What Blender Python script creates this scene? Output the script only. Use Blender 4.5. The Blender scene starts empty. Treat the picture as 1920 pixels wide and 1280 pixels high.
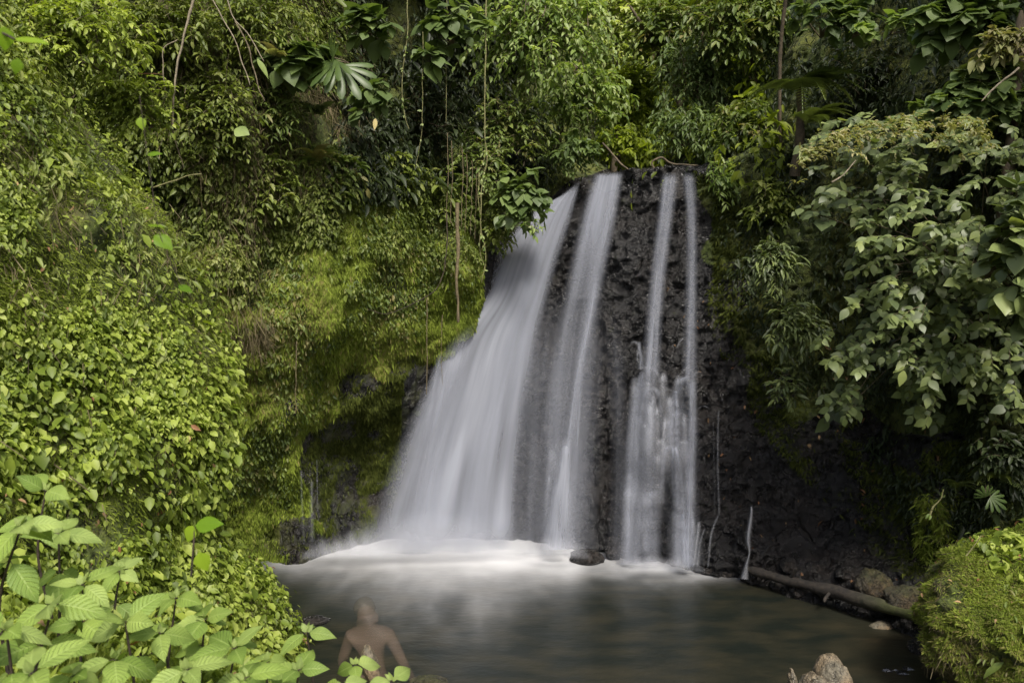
import bpy, math, random
import numpy as np
C = bpy.context.scene.collection
rng = np.random.default_rng(7)
random.seed(7)
PI = math.pi

# ---------------------------------------------------------------- camera
F = 1500.0; H = 3.4                       # focal length in photo pixels, camera height above the pool
cam = bpy.data.objects.new('camera', bpy.data.cameras.new('camera')); C.objects.link(cam)
cam.location = (0, 0, H); cam.rotation_euler = (PI/2, 0, 0)
cam.data.sensor_width = 36; cam.data.lens = F/1920*36; cam.data.clip_end = 500; cam.data.clip_start = 0.05
cam.data.dof.use_dof = True; cam.data.dof.focus_distance = 8.0; cam.data.dof.aperture_fstop = 6.3
bpy.context.scene.camera = cam
# ---------------------------------------------------------------- light
SUN_EL, SUN_AZ = 50, 165                  # elevation; azimuth clockwise from +Y (behind the camera, a little right)
w = bpy.data.worlds.new('World'); bpy.context.scene.world = w; w.use_nodes = True
nt = w.node_tree; bg = nt.nodes['Background']
sky = nt.nodes.new('ShaderNodeTexSky'); sky.sky_type = 'NISHITA'; sky.sun_disc = False
sky.sun_elevation = math.radians(SUN_EL); sky.sun_rotation = math.radians(SUN_AZ); sky.dust_density = 4; sky.air_density = .8
sky.ozone_density = .6
nt.links.new(sky.outputs[0], bg.inputs[0]); bg.inputs[1].default_value = 0.115
sl = bpy.data.lights.new('sun', 'SUN'); sl.energy = 2.4; sl.angle = math.radians(14); sl.color = (1, .95, .86)
so = bpy.data.objects.new('sun', sl); C.objects.link(so)
so.rotation_euler = (math.radians(90-SUN_EL), 0, math.radians(180-SUN_AZ) + PI - PI)
from mathutils import Vector
_a = math.radians(SUN_AZ); _e = math.radians(SUN_EL)
so.rotation_euler = Vector((math.sin(_a)*math.cos(_e), math.cos(_a)*math.cos(_e), math.sin(_e))).to_track_quat('Z', 'Y').to_euler()
vs = bpy.context.scene.view_settings
vs.view_transform = 'Standard'; vs.look = 'None'; vs.gamma = 1; vs.exposure = 0.95
bpy.context.scene.cycles.transparent_max_bounces = 24
bpy.context.scene.cycles.max_bounces = 6

# ---------------------------------------------------------------- helpers
def A(x): return np.asarray(x, dtype=np.float64)
def P(px, py, D):
    px, py, D = np.broadcast_arrays(A(px), A(py), A(D))
    return np.stack([(px-960)/F*D, D, H-(py-640)/F*D], -1)
def proj(v):
    v = A(v); D = np.maximum(v[..., 1], .05)
    return 960+v[..., 0]/D*F, 640-(v[..., 2]-H)/D*F
def nrm(v): return v/np.maximum(np.linalg.norm(v, axis=-1, keepdims=True), 1e-9)
def _h(i, j, k, s):
    n = (i*374761393+j*668265263+k*2147483647+s*974634777) & 0xffffffff
    n = ((n ^ (n >> 13))*1274126177) & 0xffffffff
    n = ((n ^ (n >> 16))*2246822519) & 0xffffffff
    return ((n ^ (n >> 15)) & 0xffffff)/float(0xffffff)
def noise(p, s=0):
    p = A(p); i = np.floor(p).astype(np.int64); f = p-i; f = f*f*(3-2*f)
    r = 0
    for a in (0, 1):
        for b in (0, 1):
            for c in (0, 1):
                wgt = (f[..., 0] if a else 1-f[..., 0])*(f[..., 1] if b else 1-f[..., 1])*(f[..., 2] if c else 1-f[..., 2])
                r = r+wgt*_h(i[..., 0]+a, i[..., 1]+b, i[..., 2]+c, s)
    return r*2-1
def fbm(p, o=4, s=0, g=.5):
    p = A(p); r = 0; a = 1; t = 0
    for k in range(o):
        r = r+a*noise(p*2**k+k*17.3, s+k); t += a; a *= g
    return r/t
def ss(a, b, x):
    t = np.clip((A(x)-a)/(b-a), 0, 1); return t*t*(3-2*t)
def inpoly(px, py, poly):
    px = A(px); py = A(py); r = np.zeros(px.shape, bool); n = len(poly)
    for i in range(n):
        x1, y1 = poly[i]; x2, y2 = poly[(i+1) % n]
        if y1 == y2: continue
        c = ((y1 > py) != (y2 > py)) & (px < (x2-x1)*(py-y1)/(y2-y1)+x1)
        r ^= c
    return r

class MB:                                  # collects numpy pieces, builds ONE mesh object
    def __init__(s): s.v = []; s.f = {}; s.r = []; s.u = []; s.n = 0
    def add(s, v, f, r=None, uv=None):
        v = A(v).reshape(-1, 3); m = len(v)
        f = A(f).astype(np.int64)
        if f.size: s.f.setdefault(f.shape[1], []).append(f+s.n)
        s.v.append(v); s.r.append(np.full(m, .5) if r is None else np.broadcast_to(A(r), (m,)))
        s.u.append(np.zeros((m, 2)) if uv is None else A(uv)); s.n += m
    def build(s, name, mat, parent=None, smooth=True, attrs=None):
        me = bpy.data.meshes.new(name)
        if s.n:
            v = np.concatenate(s.v); me.vertices.add(len(v)); me.vertices.foreach_set('co', v.astype(np.float32).ravel())
            li = []; ls = []; o = 0
            for k, fl in s.f.items():
                f = np.concatenate(fl); li.append(f.ravel()); ls.append(o+np.arange(len(f))*k); o += f.size
            li = np.concatenate(li).astype(np.int32); ls = np.concatenate(ls).astype(np.int32)
            me.loops.add(len(li)); me.loops.foreach_set('vertex_index', li)
            me.polygons.add(len(ls)); me.polygons.foreach_set('loop_start', ls)
            me.update(calc_edges=True)
            a = me.attributes.new('rnd', 'FLOAT', 'POINT'); a.data.foreach_set('value', np.concatenate(s.r).astype(np.float32))
            uv = np.concatenate(s.u)[li]; ul = me.uv_layers.new(name='UVMap'); ul.data.foreach_set('uv', uv.astype(np.float32).ravel())
            for k, x in (attrs or {}).items():
                a = me.attributes.new(k, 'FLOAT', 'POINT'); a.data.foreach_set('value', A(x).astype(np.float32).ravel())
            if smooth: me.polygons.foreach_set('use_smooth', np.ones(len(ls), bool))
            me.validate()
        me.materials.append(mat)
        ob = bpy.data.objects.new(name, me); C.objects.link(ob)
        if parent: ob.parent = parent; ob.location = -parent.location
        return ob
def tag(o, label=None, cat=None, group=None, kind=None):
    if label: o['label'] = label
    if cat: o['category'] = cat
    if group: o['group'] = group
    if kind: o['kind'] = kind
    return o
def thing(name, label, cat, loc, group=None):
    o = bpy.data.objects.new(name, None); C.objects.link(o); o.location = [float(x) for x in loc]; o.empty_display_size = .1
    return tag(o, label, cat, group)

def grid_faces(nr, nc, wrap=False):
    i, j = np.meshgrid(np.arange(nr-1), np.arange(nc if wrap else nc-1), indexing='ij')
    i = i.ravel(); j = j.ravel(); k = (j+1) % nc
    return np.stack([i*nc+j, i*nc+k, (i+1)*nc+k, (i+1)*nc+j], 1)
def inst(mb, T, pos, tip, nor, sc, r=None):
    """place the template T=(verts, {k:faces}, uv) at every pos; x across, y to the tip, z along the normal"""
    tv, tf, tuv = T; pos = A(pos); m = len(pos)
    if m == 0: return
    y = nrm(A(tip)); z = A(nor); z = nrm(z-(z*y).sum(-1, keepdims=True)*y); x = np.cross(y, z)
    sc = np.broadcast_to(A(sc).reshape(m, -1) if A(sc).ndim else A(sc), (m, A(sc).reshape(m, -1).shape[1] if A(sc).ndim else 1))
    if sc.shape[1] == 1: sc = np.repeat(sc, 3, 1)
    t = tv[None]*sc[:, None]
    v = pos[:, None]+t[..., 0:1]*x[:, None]+t[..., 1:2]*y[:, None]+t[..., 2:3]*z[:, None]
    if r is None: r = rng.random(m)
    n = len(tv); first = True
    base = mb.n
    for k, f in tf.items():
        ff = (f[None]+(np.arange(m)*n)[:, None, None]).reshape(-1, f.shape[1])
        mb.f.setdefault(k, []).append(ff+base)
    mb.v.append(v.reshape(-1, 3)); mb.r.append(np.repeat(r, n)); mb.u.append(np.tile(tuv, (m, 1))); mb.n += m*n
def tube(mb, pts, rad, seg=6, r=None, wob=0, cap=True):
    pts = A(pts); n = len(pts); rad = np.broadcast_to(A(rad), (n,)).copy()
    if cap: rad[-1] *= .35
    t = nrm(np.gradient(pts, axis=0)); up = np.where(np.abs(t[:, 2:3]) > .9, A([[1, 0, 0]]), A([[0, 0, 1]]))
    x = nrm(np.cross(t, up)); y = np.cross(t, x)
    a = np.arange(seg)/seg*2*PI
    v = pts[:, None]+rad[:, None, None]*(np.cos(a)[None, :, None]*x[:, None]+np.sin(a)[None, :, None]*y[:, None])
    if wob: v = v+nrm(v-pts[:, None])*(noise(v*7/max(rad.max()*20, .3))[..., None]*wob*rad[:, None, None])
    uv = np.stack(np.broadcast_arrays(a[None]/(2*PI), np.linspace(0, 1, n)[:, None]), -1).reshape(-1, 2)
    mb.add(v.reshape(-1, 3), grid_faces(n, seg, True), r, uv)
def curve(pts, n=24):                       # Catmull-Rom through control points
    p = A(pts); p = np.concatenate([2*p[:1]-p[1:2], p, 2*p[-1:]-p[-2:-1]]); m = len(p)-3
    t = np.linspace(0, m-1e-6, n); i = t.astype(int); f = (t-i)[:, None]
    a, b, c, d = p[i], p[i+1], p[i+2], p[i+3]
    return .5*((2*b)+(c-a)*f+(2*a-5*b+4*c-d)*f*f+(3*b-a-3*c+d)*f**3)

# templates --------------------------------------------------------------
def leaf_small(wd=.5, fold=.10, curl=-.18):
    v = [(0, 0, 0), (-.42, .30, fold), (0, .32, 0), (.42, .30, fold), (-.36, .68, fold+curl*.3), (0, .68, curl*.35), (.36, .68, fold+curl*.3), (0, 1, curl)]
    v = A(v); uv = np.stack([v[:, 0]/.42, v[:, 1]], 1); v = v*A([wd, 1, 1])
    return v, {3: A([(0, 2, 1), (0, 3, 2), (4, 5, 7), (5, 6, 7)]).astype(int), 4: A([(1, 2, 5, 4), (2, 3, 6, 5)]).astype(int)}, uv
def leaf_big(nr=16, nc=9, wd=.5, curl=-.22, ser=.03, pleat=.012, nv=9, heart=0.0, maxat=.38):
    t = np.linspace(0, 1, nr); u = np.linspace(-1, 1, nc)
    wprof = np.where(t < maxat, np.sin(t/maxat*PI/2)**.85, (1-np.clip((t-maxat)/(1-maxat), 0, 1)**1.7)**1.15)
    wprof = wprof*wd; wprof[1:-1] += ser*wd*((-1)**np.arange(nr-2))
    T, U = np.meshgrid(t, u, indexing='ij')
    x = U*wprof[:, None]; yy = T-.07*np.abs(U)*(1-T)*heart*3
    z = curl*T**2+.16*np.abs(U)*wprof[:, None]-.2*(U*wprof[:, None])**2*2 + pleat*np.sin((T+.0-np.abs(U)*.22)*nv*2*PI)*np.sin(np.abs(U)*PI)**.5
    v = np.stack([x, yy, z], -1).reshape(-1, 3)
    return v, {4: grid_faces(nr, nc)}, np.stack([U, T], -1).reshape(-1, 2)
def fern(npairs=16, curl=-.45, width=.22, seg=2):
    V = []; Fq = []; F3 = []; uv = []; n = 0
    for i in range(npairs):
        t = (i+1)/(npairs+1); y = t-.1*t*t; z = curl*t*t+.25*t*(1-t); L = width*math.sin(PI*min(1, t*.8+.18))**.8*(1.05-t*.55)
        for sgn in (-1, 1):
            b = .028*(1-t*.5)
            V += [(0, y-b, z), (0, y+b, z), (sgn*L*.55, y+b+.05*L, z-.02), (sgn*L*.55, y-b*.7+.04*L, z-.02), (sgn*L, y+.22*L, z-.05)]
            Fq.append((n, n+1, n+2, n+3)); F3.append((n+3, n+2, n+4)); n += 5
    uv = [(0.5, v[1]) for v in V]
    # rachis
    for k in range(7):
        t = k/6; y = t-.1*t*t; z = curl*t*t+.25*t*(1-t)-.004; V += [(-.007, y, z), (.007, y, z)]; uv += [(0, t), (0, t)]
        if k: Fq.append((n-2, n-1, n+1, n))
        n += 2
    return A(V), {4: A(Fq).astype(int), 3: A(F3).astype(int)}, A(uv)
def fan_leaf(nseg=7, spread=150):
    V = []; Fq = []; uv = []; n = 0
    for i in range(nseg):
        a = math.radians(-spread/2+spread*i/(nseg-1)); d = math.radians(spread/(nseg-1)/2*.92)
        L = 1.0-.25*abs(a)/math.radians(spread/2)
        for k, rr in enumerate((.02, .35, .62, .85, 1.0)):
            wd = d*(1 if rr < .4 else (.78 if rr < .7 else (.62 if rr < .9 else .2))); rr2 = rr*L; z = -.12*rr*rr
            for q, zz in ((-1, 0), (0, .022), (1, 0)):
                V.append((math.sin(a+q*wd)*rr2, math.cos(a+q*wd)*rr2, z+zz*(rr < .9)*rr*2)); uv.append((q, rr))
            if k:
                Fq += [(n-3, n-2, n+1, n), (n-2, n-1, n+2, n+1)]
            n += 3
    return A(V), {4: A(Fq).astype(int)}, A(uv)
BLADE = (A([(-.12, 0, 0), (.12, 0, 0), (.07, .6, -.05), (-.07, .6, -.05), (0, 1, -.16)]), {4: A([(0, 1, 2, 3)]).astype(int), 3: A([(3, 2, 4)]).astype(int)}, A([(0, 0), (0, 0), (0, .6), (0, .6), (0, 1)]))
LEAF = leaf_small(); LEAFN = leaf_small(.32, .06, -.22); LEAFW = leaf_small(.72, .1, -.12)
LEAFM = leaf_big(9, 5, .62/2*1.7, -.2, 0, 0, 1)

# materials --------------------------------------------------------------
def mat(name):
    m = bpy.data.materials.new(name); m.use_nodes = True; n = m.node_tree.nodes; l = m.node_tree.links
    return m, n, l, n['Principled BSDF'], n['Material Output']
def ramp(n, stops):
    r = n.new('ShaderNodeValToRGB'); e = r.color_ramp.elements
    while len(e) < len(stops): e.new(.5)
    for k, (p, c) in enumerate(stops): e[k].position = p; e[k].color = (*c, 1)
    return r
def mathn(n, l, op, a, b=None, c=None):
    m = n.new('ShaderNodeMath'); m.operation = op
    for k, x in enumerate((a, b, c)):
        if x is None: continue
        if isinstance(x, (int, float)): m.inputs[k].default_value = x
        else: l.new(x, m.inputs[k])
    return m.outputs[0]
def attr(n, name): a = n.new('ShaderNodeAttribute'); a.attribute_name = name; return a.outputs['Fac']
def noisen(n, l, sc, det=4, vec=None, rough=.55):
    t = n.new('ShaderNodeTexNoise'); t.inputs['Scale'].default_value = sc; t.inputs['Detail'].default_value = det; t.inputs['Roughness'].default_value = rough
    if vec is not None: l.new(vec, t.inputs['Vector'])
    return t.outputs['Fac']
def objco(n): return n.new('ShaderNodeTexCoord').outputs['Object']
def leafmat(name, cols, trans=.35, rough=.5, vein=0, spec=.35, tcol=1.5):
    m, n, l, b, o = mat(name)
    k = len(cols); r = ramp(n, [((i+.5)/k, c) for i, c in enumerate(cols)]); l.new(attr(n, 'rnd'), r.inputs[0]); col = r.outputs[0]
    nz = noisen(n, l, 9 if vein else 3, 2, objco(n))
    mx = n.new('ShaderNodeMix'); mx.data_type = 'RGBA'; mx.blend_type = 'MULTIPLY'; mx.inputs[0].default_value = 1
    rr = ramp(n, [(.3, (.72, .75, .7)), (.7, (1.25, 1.2, 1.2))]); l.new(nz, rr.inputs[0]); l.new(col, mx.inputs[6]); l.new(rr.outputs[0], mx.inputs[7]); col = mx.outputs[2]
    if vein:
        uv = n.new('ShaderNodeUVMap'); sp = n.new('ShaderNodeSeparateXYZ'); l.new(uv.outputs[0], sp.inputs[0])
        au = mathn(n, l, 'ABSOLUTE', sp.outputs[0])
        ph = mathn(n, l, 'MULTIPLY', mathn(n, l, 'SUBTRACT', sp.outputs[1], mathn(n, l, 'MULTIPLY', au, .22)), 9*2*PI)
        sn = mathn(n, l, 'POWER', mathn(n, l, 'MULTIPLY_ADD', mathn(n, l, 'SINE', ph), .5, .5), 6)
        mid = mathn(n, l, 'LESS_THAN', au, .07)
        vv = mathn(n, l, 'MAXIMUM', mathn(n, l, 'MULTIPLY', sn, .55), mid)
        m2 = n.new('ShaderNodeMix'); m2.data_type = 'RGBA'; l.new(mathn(n, l, 'MULTIPLY', vv, vein), m2.inputs[0]); l.new(col, m2.inputs[6])
        m2.inputs[7].default_value = (.40, .50, .17, 1); col = m2.outputs[2]
        bp = n.new('ShaderNodeBump'); bp.inputs['Strength'].default_value = .8; bp.inputs['Distance'].default_value = .006
        l.new(mathn(n, l, 'SUBTRACT', 1.0, vv), bp.inputs['Height']); l.new(bp.outputs[0], b.inputs['Normal'])
    l.new(col, b.inputs['Base Color']); b.inputs['Roughness'].default_value = rough; b.inputs['Specular IOR Level'].default_value = spec
    t = n.new('ShaderNodeBsdfTranslucent'); mc = n.new('ShaderNodeMix'); mc.data_type = 'RGBA'; mc.blend_type = 'MULTIPLY'; mc.inputs[0].default_value = 1
    l.new(col, mc.inputs[6]); mc.inputs[7].default_value = (tcol*1.05, tcol*1.1, tcol*.45, 1); l.new(mc.outputs[2], t.inputs[0])
    ms = n.new('ShaderNodeMixShader'); ms.inputs[0].default_value = trans; l.new(b.outputs[0], ms.inputs[1]); l.new(t.outputs[0], ms.inputs[2]); l.new(ms.outputs[0], o.inputs[0])
    return m
M = {}
M['fore'] = leafmat('foreground_leaf', [(.09, .155, .03), (.15, .235, .045), (.22, .315, .065), (.30, .39, .12)], .3, .5, vein=.28, spec=.25)
M['nearleaf'] = leafmat('near_leaf', [(.13, .24, .012), (.20, .33, .018), (.28, .42, .03)], .5, .35)
M['ivy'] = leafmat('ivy_leaf', [(.10, .145, .02), (.16, .22, .03), (.23, .30, .042), (.31, .37, .085), (.27, .34, .06)], .35, .5)
M['ivydark'] = leafmat('ivy_dark_leaf', [(.07, .10, .018), (.11, .15, .026), (.16, .205, .04), (.21, .24, .07)], .3, .5)
M['mid'] = leafmat('mid_leaf', [(.05, .08, .018), (.08, .12, .025), (.12, .17, .035), (.17, .215, .06), (.18, .165, .06)], .3, .5)
M['dark'] = leafmat('painted_shade_leaf', [(.016, .026, .009), (.026, .04, .013), (.04, .058, .02)], .25, .5)  # shade of the recesses and right wall put into the leaf colour
M['broad'] = leafmat('broad_leaf', [(.075, .115, .038), (.105, .155, .048), (.15, .21, .065)], .3, .45)
M['bright'] = leafmat('bright_leaf', [(.10, .16, .04), (.16, .235, .055), (.24, .32, .10), (.33, .40, .17)], .4, .45)
M['pale'] = leafmat('pale_leaf_painted_haze', [(.22, .28, .08), (.31, .38, .12), (.42, .48, .20), (.48, .52, .28)], .4, .5)  # pale leaves, lightened further to paint in the far gap's haze and light
M['yellow'] = leafmat('yellow_green_leaf', [(.12, .16, .016), (.18, .235, .022), (.26, .32, .04)], .45, .5)
M['shrub'] = leafmat('shrub_leaf', [(.06, .085, .035), (.10, .135, .05), (.15, .195, .07), (.22, .27, .085)], .25, .45, spec=.45)
M['tan'] = leafmat('dry_flower', [(.22, .20, .10), (.28, .27, .13), (.22, .25, .09), (.33, .29, .17)], .3, .7)
M['moss'] = leafmat('moss_strand', [(.09, .12, .018), (.14, .19, .026), (.20, .26, .038), (.24, .30, .06), (.21, .19, .07)], .35, .8, spec=.1)
M['mossb'] = leafmat('bright_moss_strand', [(.11, .145, .022), (.16, .21, .032), (.22, .28, .045), (.28, .33, .08)], .35, .8, spec=.1)
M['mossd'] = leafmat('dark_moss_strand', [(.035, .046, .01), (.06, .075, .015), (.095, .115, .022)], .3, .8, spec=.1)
M['palm'] = leafmat('palm_leaf', [(.06, .10, .03), (.08, .125, .035)], .3, .4, spec=.4)
M['fernm'] = leafmat('fern_leaf', [(.06, .085, .028), (.085, .115, .035), (.12, .155, .045)], .3, .5)
M['stalk'] = leafmat('dead_stalk', [(.06, .05, .025), (.10, .085, .04), (.15, .125, .07)], .2, .8)
M['deadleaf'] = leafmat('dead_leaf', [(.16, .07, .03), (.22, .12, .06), (.30, .2, .1)], .2, .7)
M['yellowleaf'] = leafmat('yellow_leaf', [(.45, .36, .03)], .3, .5)

def barkmat(name, c1, c2, sc=18, moss=0, rough=.85):
    m, n, l, b, o = mat(name); co = objco(n); nz = noisen(n, l, sc, 6, co, .65)
    r = ramp(n, [(.35, c1), (.65, c2)]); l.new(nz, r.inputs[0]); col = r.outputs[0]
    if moss:
        mx = n.new('ShaderNodeMix'); mx.data_type = 'RGBA'; nm = noisen(n, l, 5, 5, co)
        f = mathn(n, l, 'MULTIPLY', attr(n, 'rnd'), mathn(n, l, 'MULTIPLY', nm, 2.2)); f = mathn(n, l, 'SMOOTH_MIN', f, 1, .1)
        l.new(f, mx.inputs[0]); l.new(col, mx.inputs[6]); mx.inputs[7].default_value = (.07, .085, .014, 1); col = mx.outputs[2]
    l.new(col, b.inputs['Base Color']); b.inputs['Roughness'].default_value = rough
    bp = n.new('ShaderNodeBump'); bp.inputs['Strength'].default_value = .7; bp.inputs['Distance'].default_value = .02; l.new(nz, bp.inputs['Height']); l.new(bp.outputs[0], b.inputs['Normal'])
    return m
M['twig'] = barkmat('twig_bark', (.07, .055, .03), (.16, .13, .08))
M['paletwig'] = barkmat('pale_twig_bark', (.13, .11, .07), (.28, .24, .17))
M['darktwig'] = barkmat('dark_stem_bark', (.02, .014, .01), (.05, .035, .02))
M['trunk'] = barkmat('trunk_bark', (.05, .04, .025), (.13, .10, .06), 9)
M['root'] = barkmat('root_bark', (.07, .055, .03), (.15, .12, .06), 25)
M['log'] = barkmat('log_bark', (.006, .0055, .005), (.036, .029, .022), 14, moss=1)
M['vine'] = barkmat('vine_bark', (.10, .10, .035), (.2, .19, .08), 25)

def rockmat(name, c1, c2, c3, moss=True, rough=.38, bump=.8, mosscol=(.04, .055, .010), sc=1):
    m, n, l, b, o = mat(name); co = objco(n)
    a1 = noisen(n, l, 3*sc, 8, co, .65); a2 = noisen(n, l, 14*sc, 8, co, .7)
    vo = n.new('ShaderNodeTexVoronoi'); vo.inputs['Scale'].default_value = 5*sc; l.new(co, vo.inputs['Vector'])
    r = ramp(n, [(.35, c1), (.55, c2), (.75, c3)]); l.new(a2, r.inputs[0]); col = r.outputs[0]
    rg = ramp(n, [(.4, (rough*.7,)*3), (.65, (min(1, rough*1.9),)*3)]); l.new(a1, rg.inputs[0]); ro = rg.outputs[0]
    if moss:
        mx = n.new('ShaderNodeMix'); mx.data_type = 'RGBA'; at = attr(n, 'moss')
        f = mathn(n, l, 'MULTIPLY_ADD', mathn(n, l, 'SUBTRACT', a1, .5), 1.6, at); f = mathn(n, l, 'MULTIPLY', mathn(n, l, 'SUBTRACT', f, .22), 1.7)
        cl = n.new('ShaderNodeClamp'); l.new(f, cl.inputs[0]); l.new(cl.outputs[0], mx.inputs[0])
        l.new(col, mx.inputs[6]); rm = ramp(n, [(.3, tuple(x*.45 for x in mosscol)), (.7, tuple(x*1.5 for x in mosscol))]); l.new(a2, rm.inputs[0]); l.new(rm.outputs[0], mx.inputs[7]); col = mx.outputs[2]
        ro = mathn(n, l, 'MAXIMUM', ro, cl.outputs[0])
    vc = n.new('ShaderNodeTexVoronoi'); vc.feature = 'DISTANCE_TO_EDGE'; vc.inputs['Scale'].default_value = 1.9*sc
    wv = n.new('ShaderNodeVectorMath'); wv.operation = 'ADD'; sw = n.new('ShaderNodeTexNoise'); sw.inputs['Scale'].default_value = 2.5*sc; sw.inputs['Detail'].default_value = 4; l.new(co, sw.inputs['Vector'])
    l.new(co, wv.inputs[0]); l.new(sw.outputs['Color'], wv.inputs[1]); l.new(wv.outputs[0], vc.inputs['Vector'])
    ck = ramp(n, [(0, (.25,)*3), (.06, (1,)*3)]); l.new(vc.outputs['Distance'], ck.inputs[0])
    st = ramp(n, [(.42, (.8, .85, .95)), (.6, (1.7, 1.25, .9))]); l.new(noisen(n, l, 1.3*sc, 3, co), st.inputs[0])
    for qq in (ck, st):
        mk = n.new('ShaderNodeMix'); mk.data_type = 'RGBA'; mk.blend_type = 'MULTIPLY'; mk.inputs[0].default_value = .8 if qq is ck else .45; l.new(col, mk.inputs[6]); l.new(qq.outputs[0], mk.inputs[7]); col = mk.outputs[2]
    l.new(col, b.inputs['Base Color']); l.new(ro, b.inputs['Roughness']); b.inputs['Specular IOR Level'].default_value = .6
    hh = mathn(n, l, 'ADD', mathn(n, l, 'MULTIPLY', a1, 1.5), mathn(n, l, 'ADD', a2, mathn(n, l, 'MULTIPLY', vo.outputs[0], .5)))
    bp = n.new('ShaderNodeBump'); bp.inputs['Strength'].default_value = bump; bp.inputs['Distance'].default_value = .06; hh = mathn(n, l, 'ADD', hh, mathn(n, l, 'MULTIPLY', ck.outputs[0], .6)); l.new(hh, bp.inputs['Height']); l.new(bp.outputs[0], b.inputs['Normal'])
    return m
M['cliff'] = rockmat('wet_cliff_rock', (.004, .004, .004), (.010, .0098, .010), (.032, .030, .030), rough=.24, bump=1.0, mosscol=(.075, .10, .018))
M['bankm'] = rockmat('mossy_bank', (.02, .017, .008), (.04, .035, .015), (.07, .06, .03), rough=.8, mosscol=(.09, .12, .02))
M['ground'] = rockmat('ground_soil', (.02, .018, .012), (.045, .036, .022), (.08, .065, .04), moss=False, rough=.6)
M['stone'] = rockmat('pale_stone', (.06, .052, .036), (.15, .13, .085), (.26, .23, .16), moss=False, rough=.55, sc=2.2, bump=.5)
M['darkstone'] = rockmat('dark_wet_stone', (.006, .006, .006), (.016, .015, .014), (.045, .041, .037), moss=False, rough=.25, sc=2)
M['brownstone'] = rockmat('mossy_brown_stone', (.025, .022, .012), (.06, .048, .026), (.12, .10, .05), moss=True, rough=.6, sc=2)
M['boulder'] = rockmat('moss_boulder', (.02, .018, .01), (.05, .04, .02), (.08, .07, .03), moss=True, rough=.8, sc=2, mosscol=(.09, .115, .02))

# ---------------------------------------------------------------- terrain (gorge wall)
ZR = A([-.8, 0, .8, 1.6, 2.6, 3.6, 4.6, 5.6, 6.45, 7.0, 8, 10, 13, 19])
TB = {
 -2600: [4]*14,
 -900: [9, 9, 9, 9, 9, 9, 9, 9, 9, 9, 9, 9, 9.5, 11],
 0:    [11.3, 11.3, 11.2, 11, 10.8, 10.5, 10.2, 10, 9.8, 9.8, 9.7, 9.6, 10, 12],
 300:  [12, 12, 11.8, 11.6, 11.3, 11, 10.6, 10.4, 10.3, 10.3, 10.2, 10.2, 10.4, 13],
 440:  [12.2, 12.2, 11.9, 11.5, 11.2, 11, 10.8, 10.7, 10.7, 10.7, 10.7, 10.8, 11, 14],
 540:  [12.5, 12.5, 12.5, 12.1, 11.6, 11.3, 11.2, 11.1, 11.1, 11.2, 11.4, 11.6, 12, 15],
 640:  [13.2, 13.3, 13.3, 13.1, 12.6, 11.9, 11.7, 11.7, 11.8, 12, 12.4, 12.4, 12, 15],
 740:  [13.8, 13.8, 13.8, 13.7, 13.3, 12.6, 12.3, 12.5, 13, 13.4, 13.8, 13.6, 12.6, 15],
 860:  [13.9, 13.9, 14, 14.1, 14.1, 13.3, 12.9, 13.3, 14, 14.4, 14.8, 14.2, 13, 15],
 980:  [13.8, 13.8, 14, 14.2, 14.4, 14.7, 14.9, 15, 15.1, 15.6, 16.2, 16.2, 15, 17],
 1100: [13.2, 13.2, 13.5, 13.7, 14, 14.2, 14.4, 14.6, 14.9, 18, 20, 22, 24, 26],
 1200: [12.6, 12.6, 12.9, 13.1, 13.4, 13.8, 14, 14.2, 14.4, 19, 22, 25, 28, 30],
 1310: [12.1, 12.1, 12.5, 12.8, 13.1, 13.4, 13.7, 13.9, 14.2, 17, 20, 23, 26, 28],
 1400: [11.6, 11.7, 12.1, 12.4, 12.6, 12.9, 13.1, 13.3, 13.6, 14.6, 16, 18, 20, 22],
 1500: [10.9, 10.9, 11.8, 12.0, 12.2, 12.5, 12.6, 12.8, 13, 13.3, 14, 15, 16, 19],
 1620: [9.9, 10.1, 11.3, 11.5, 11.6, 11.8, 12, 12.2, 12.4, 12.6, 13, 14, 15, 18],
 1760: [8.4, 8.8, 10.2, 10.4, 10.5, 10.6, 10.8, 11, 11.2, 11.5, 12, 12.5, 13, 16],
 1920: [7.4, 7.8, 9.0, 9.4, 9.5, 9.6, 9.8, 10, 10.2, 10.5, 11, 11.5, 12, 15],
 2300: [6.4, 6.5, 7, 7.3, 7.5, 7.7, 8, 8.2, 8.5, 8.7, 9, 9.5, 10, 12],
 3600: [4.2]*14,
}
TX = A(sorted(TB)); TD = A([TB[int(k)] for k in TX])
def Dbase(px, z):
    px = A(px); z = A(z)
    i = np.clip(np.searchsorted(TX, px)-1, 0, len(TX)-2); j = np.clip(np.searchsorted(ZR, z)-1, 0, len(ZR)-2)
    fx = np.clip((px-TX[i])/(TX[i+1]-TX[i]), 0, 1); fz = np.clip((z-ZR[j])/(ZR[j+1]-ZR[j]), 0, 1)
    fx = fx*.5+.5*fx*fx*(3-2*fx); fz = fz*.5+.5*fz*fz*(3-2*fz)
    return (TD[i, j]*(1-fx)+TD[i+1, j]*fx)*(1-fz)+(TD[i, j+1]*(1-fx)+TD[i+1, j+1]*fx)*fz
STEPS = [(1216, 692, 34, .45, 400), (1222, 730, 30, .3, 400), (1290, 704, 22, .35, 400), (1268, 775, 16, .25, 300), (1262, 840, 24, .3, 300), (1056, 830, 30, .35, 300),
         (1195, 925, 35, .25, 200), (1330, 960, 40, .5, 200), (1405, 945, 34, .55, 200)]
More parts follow.
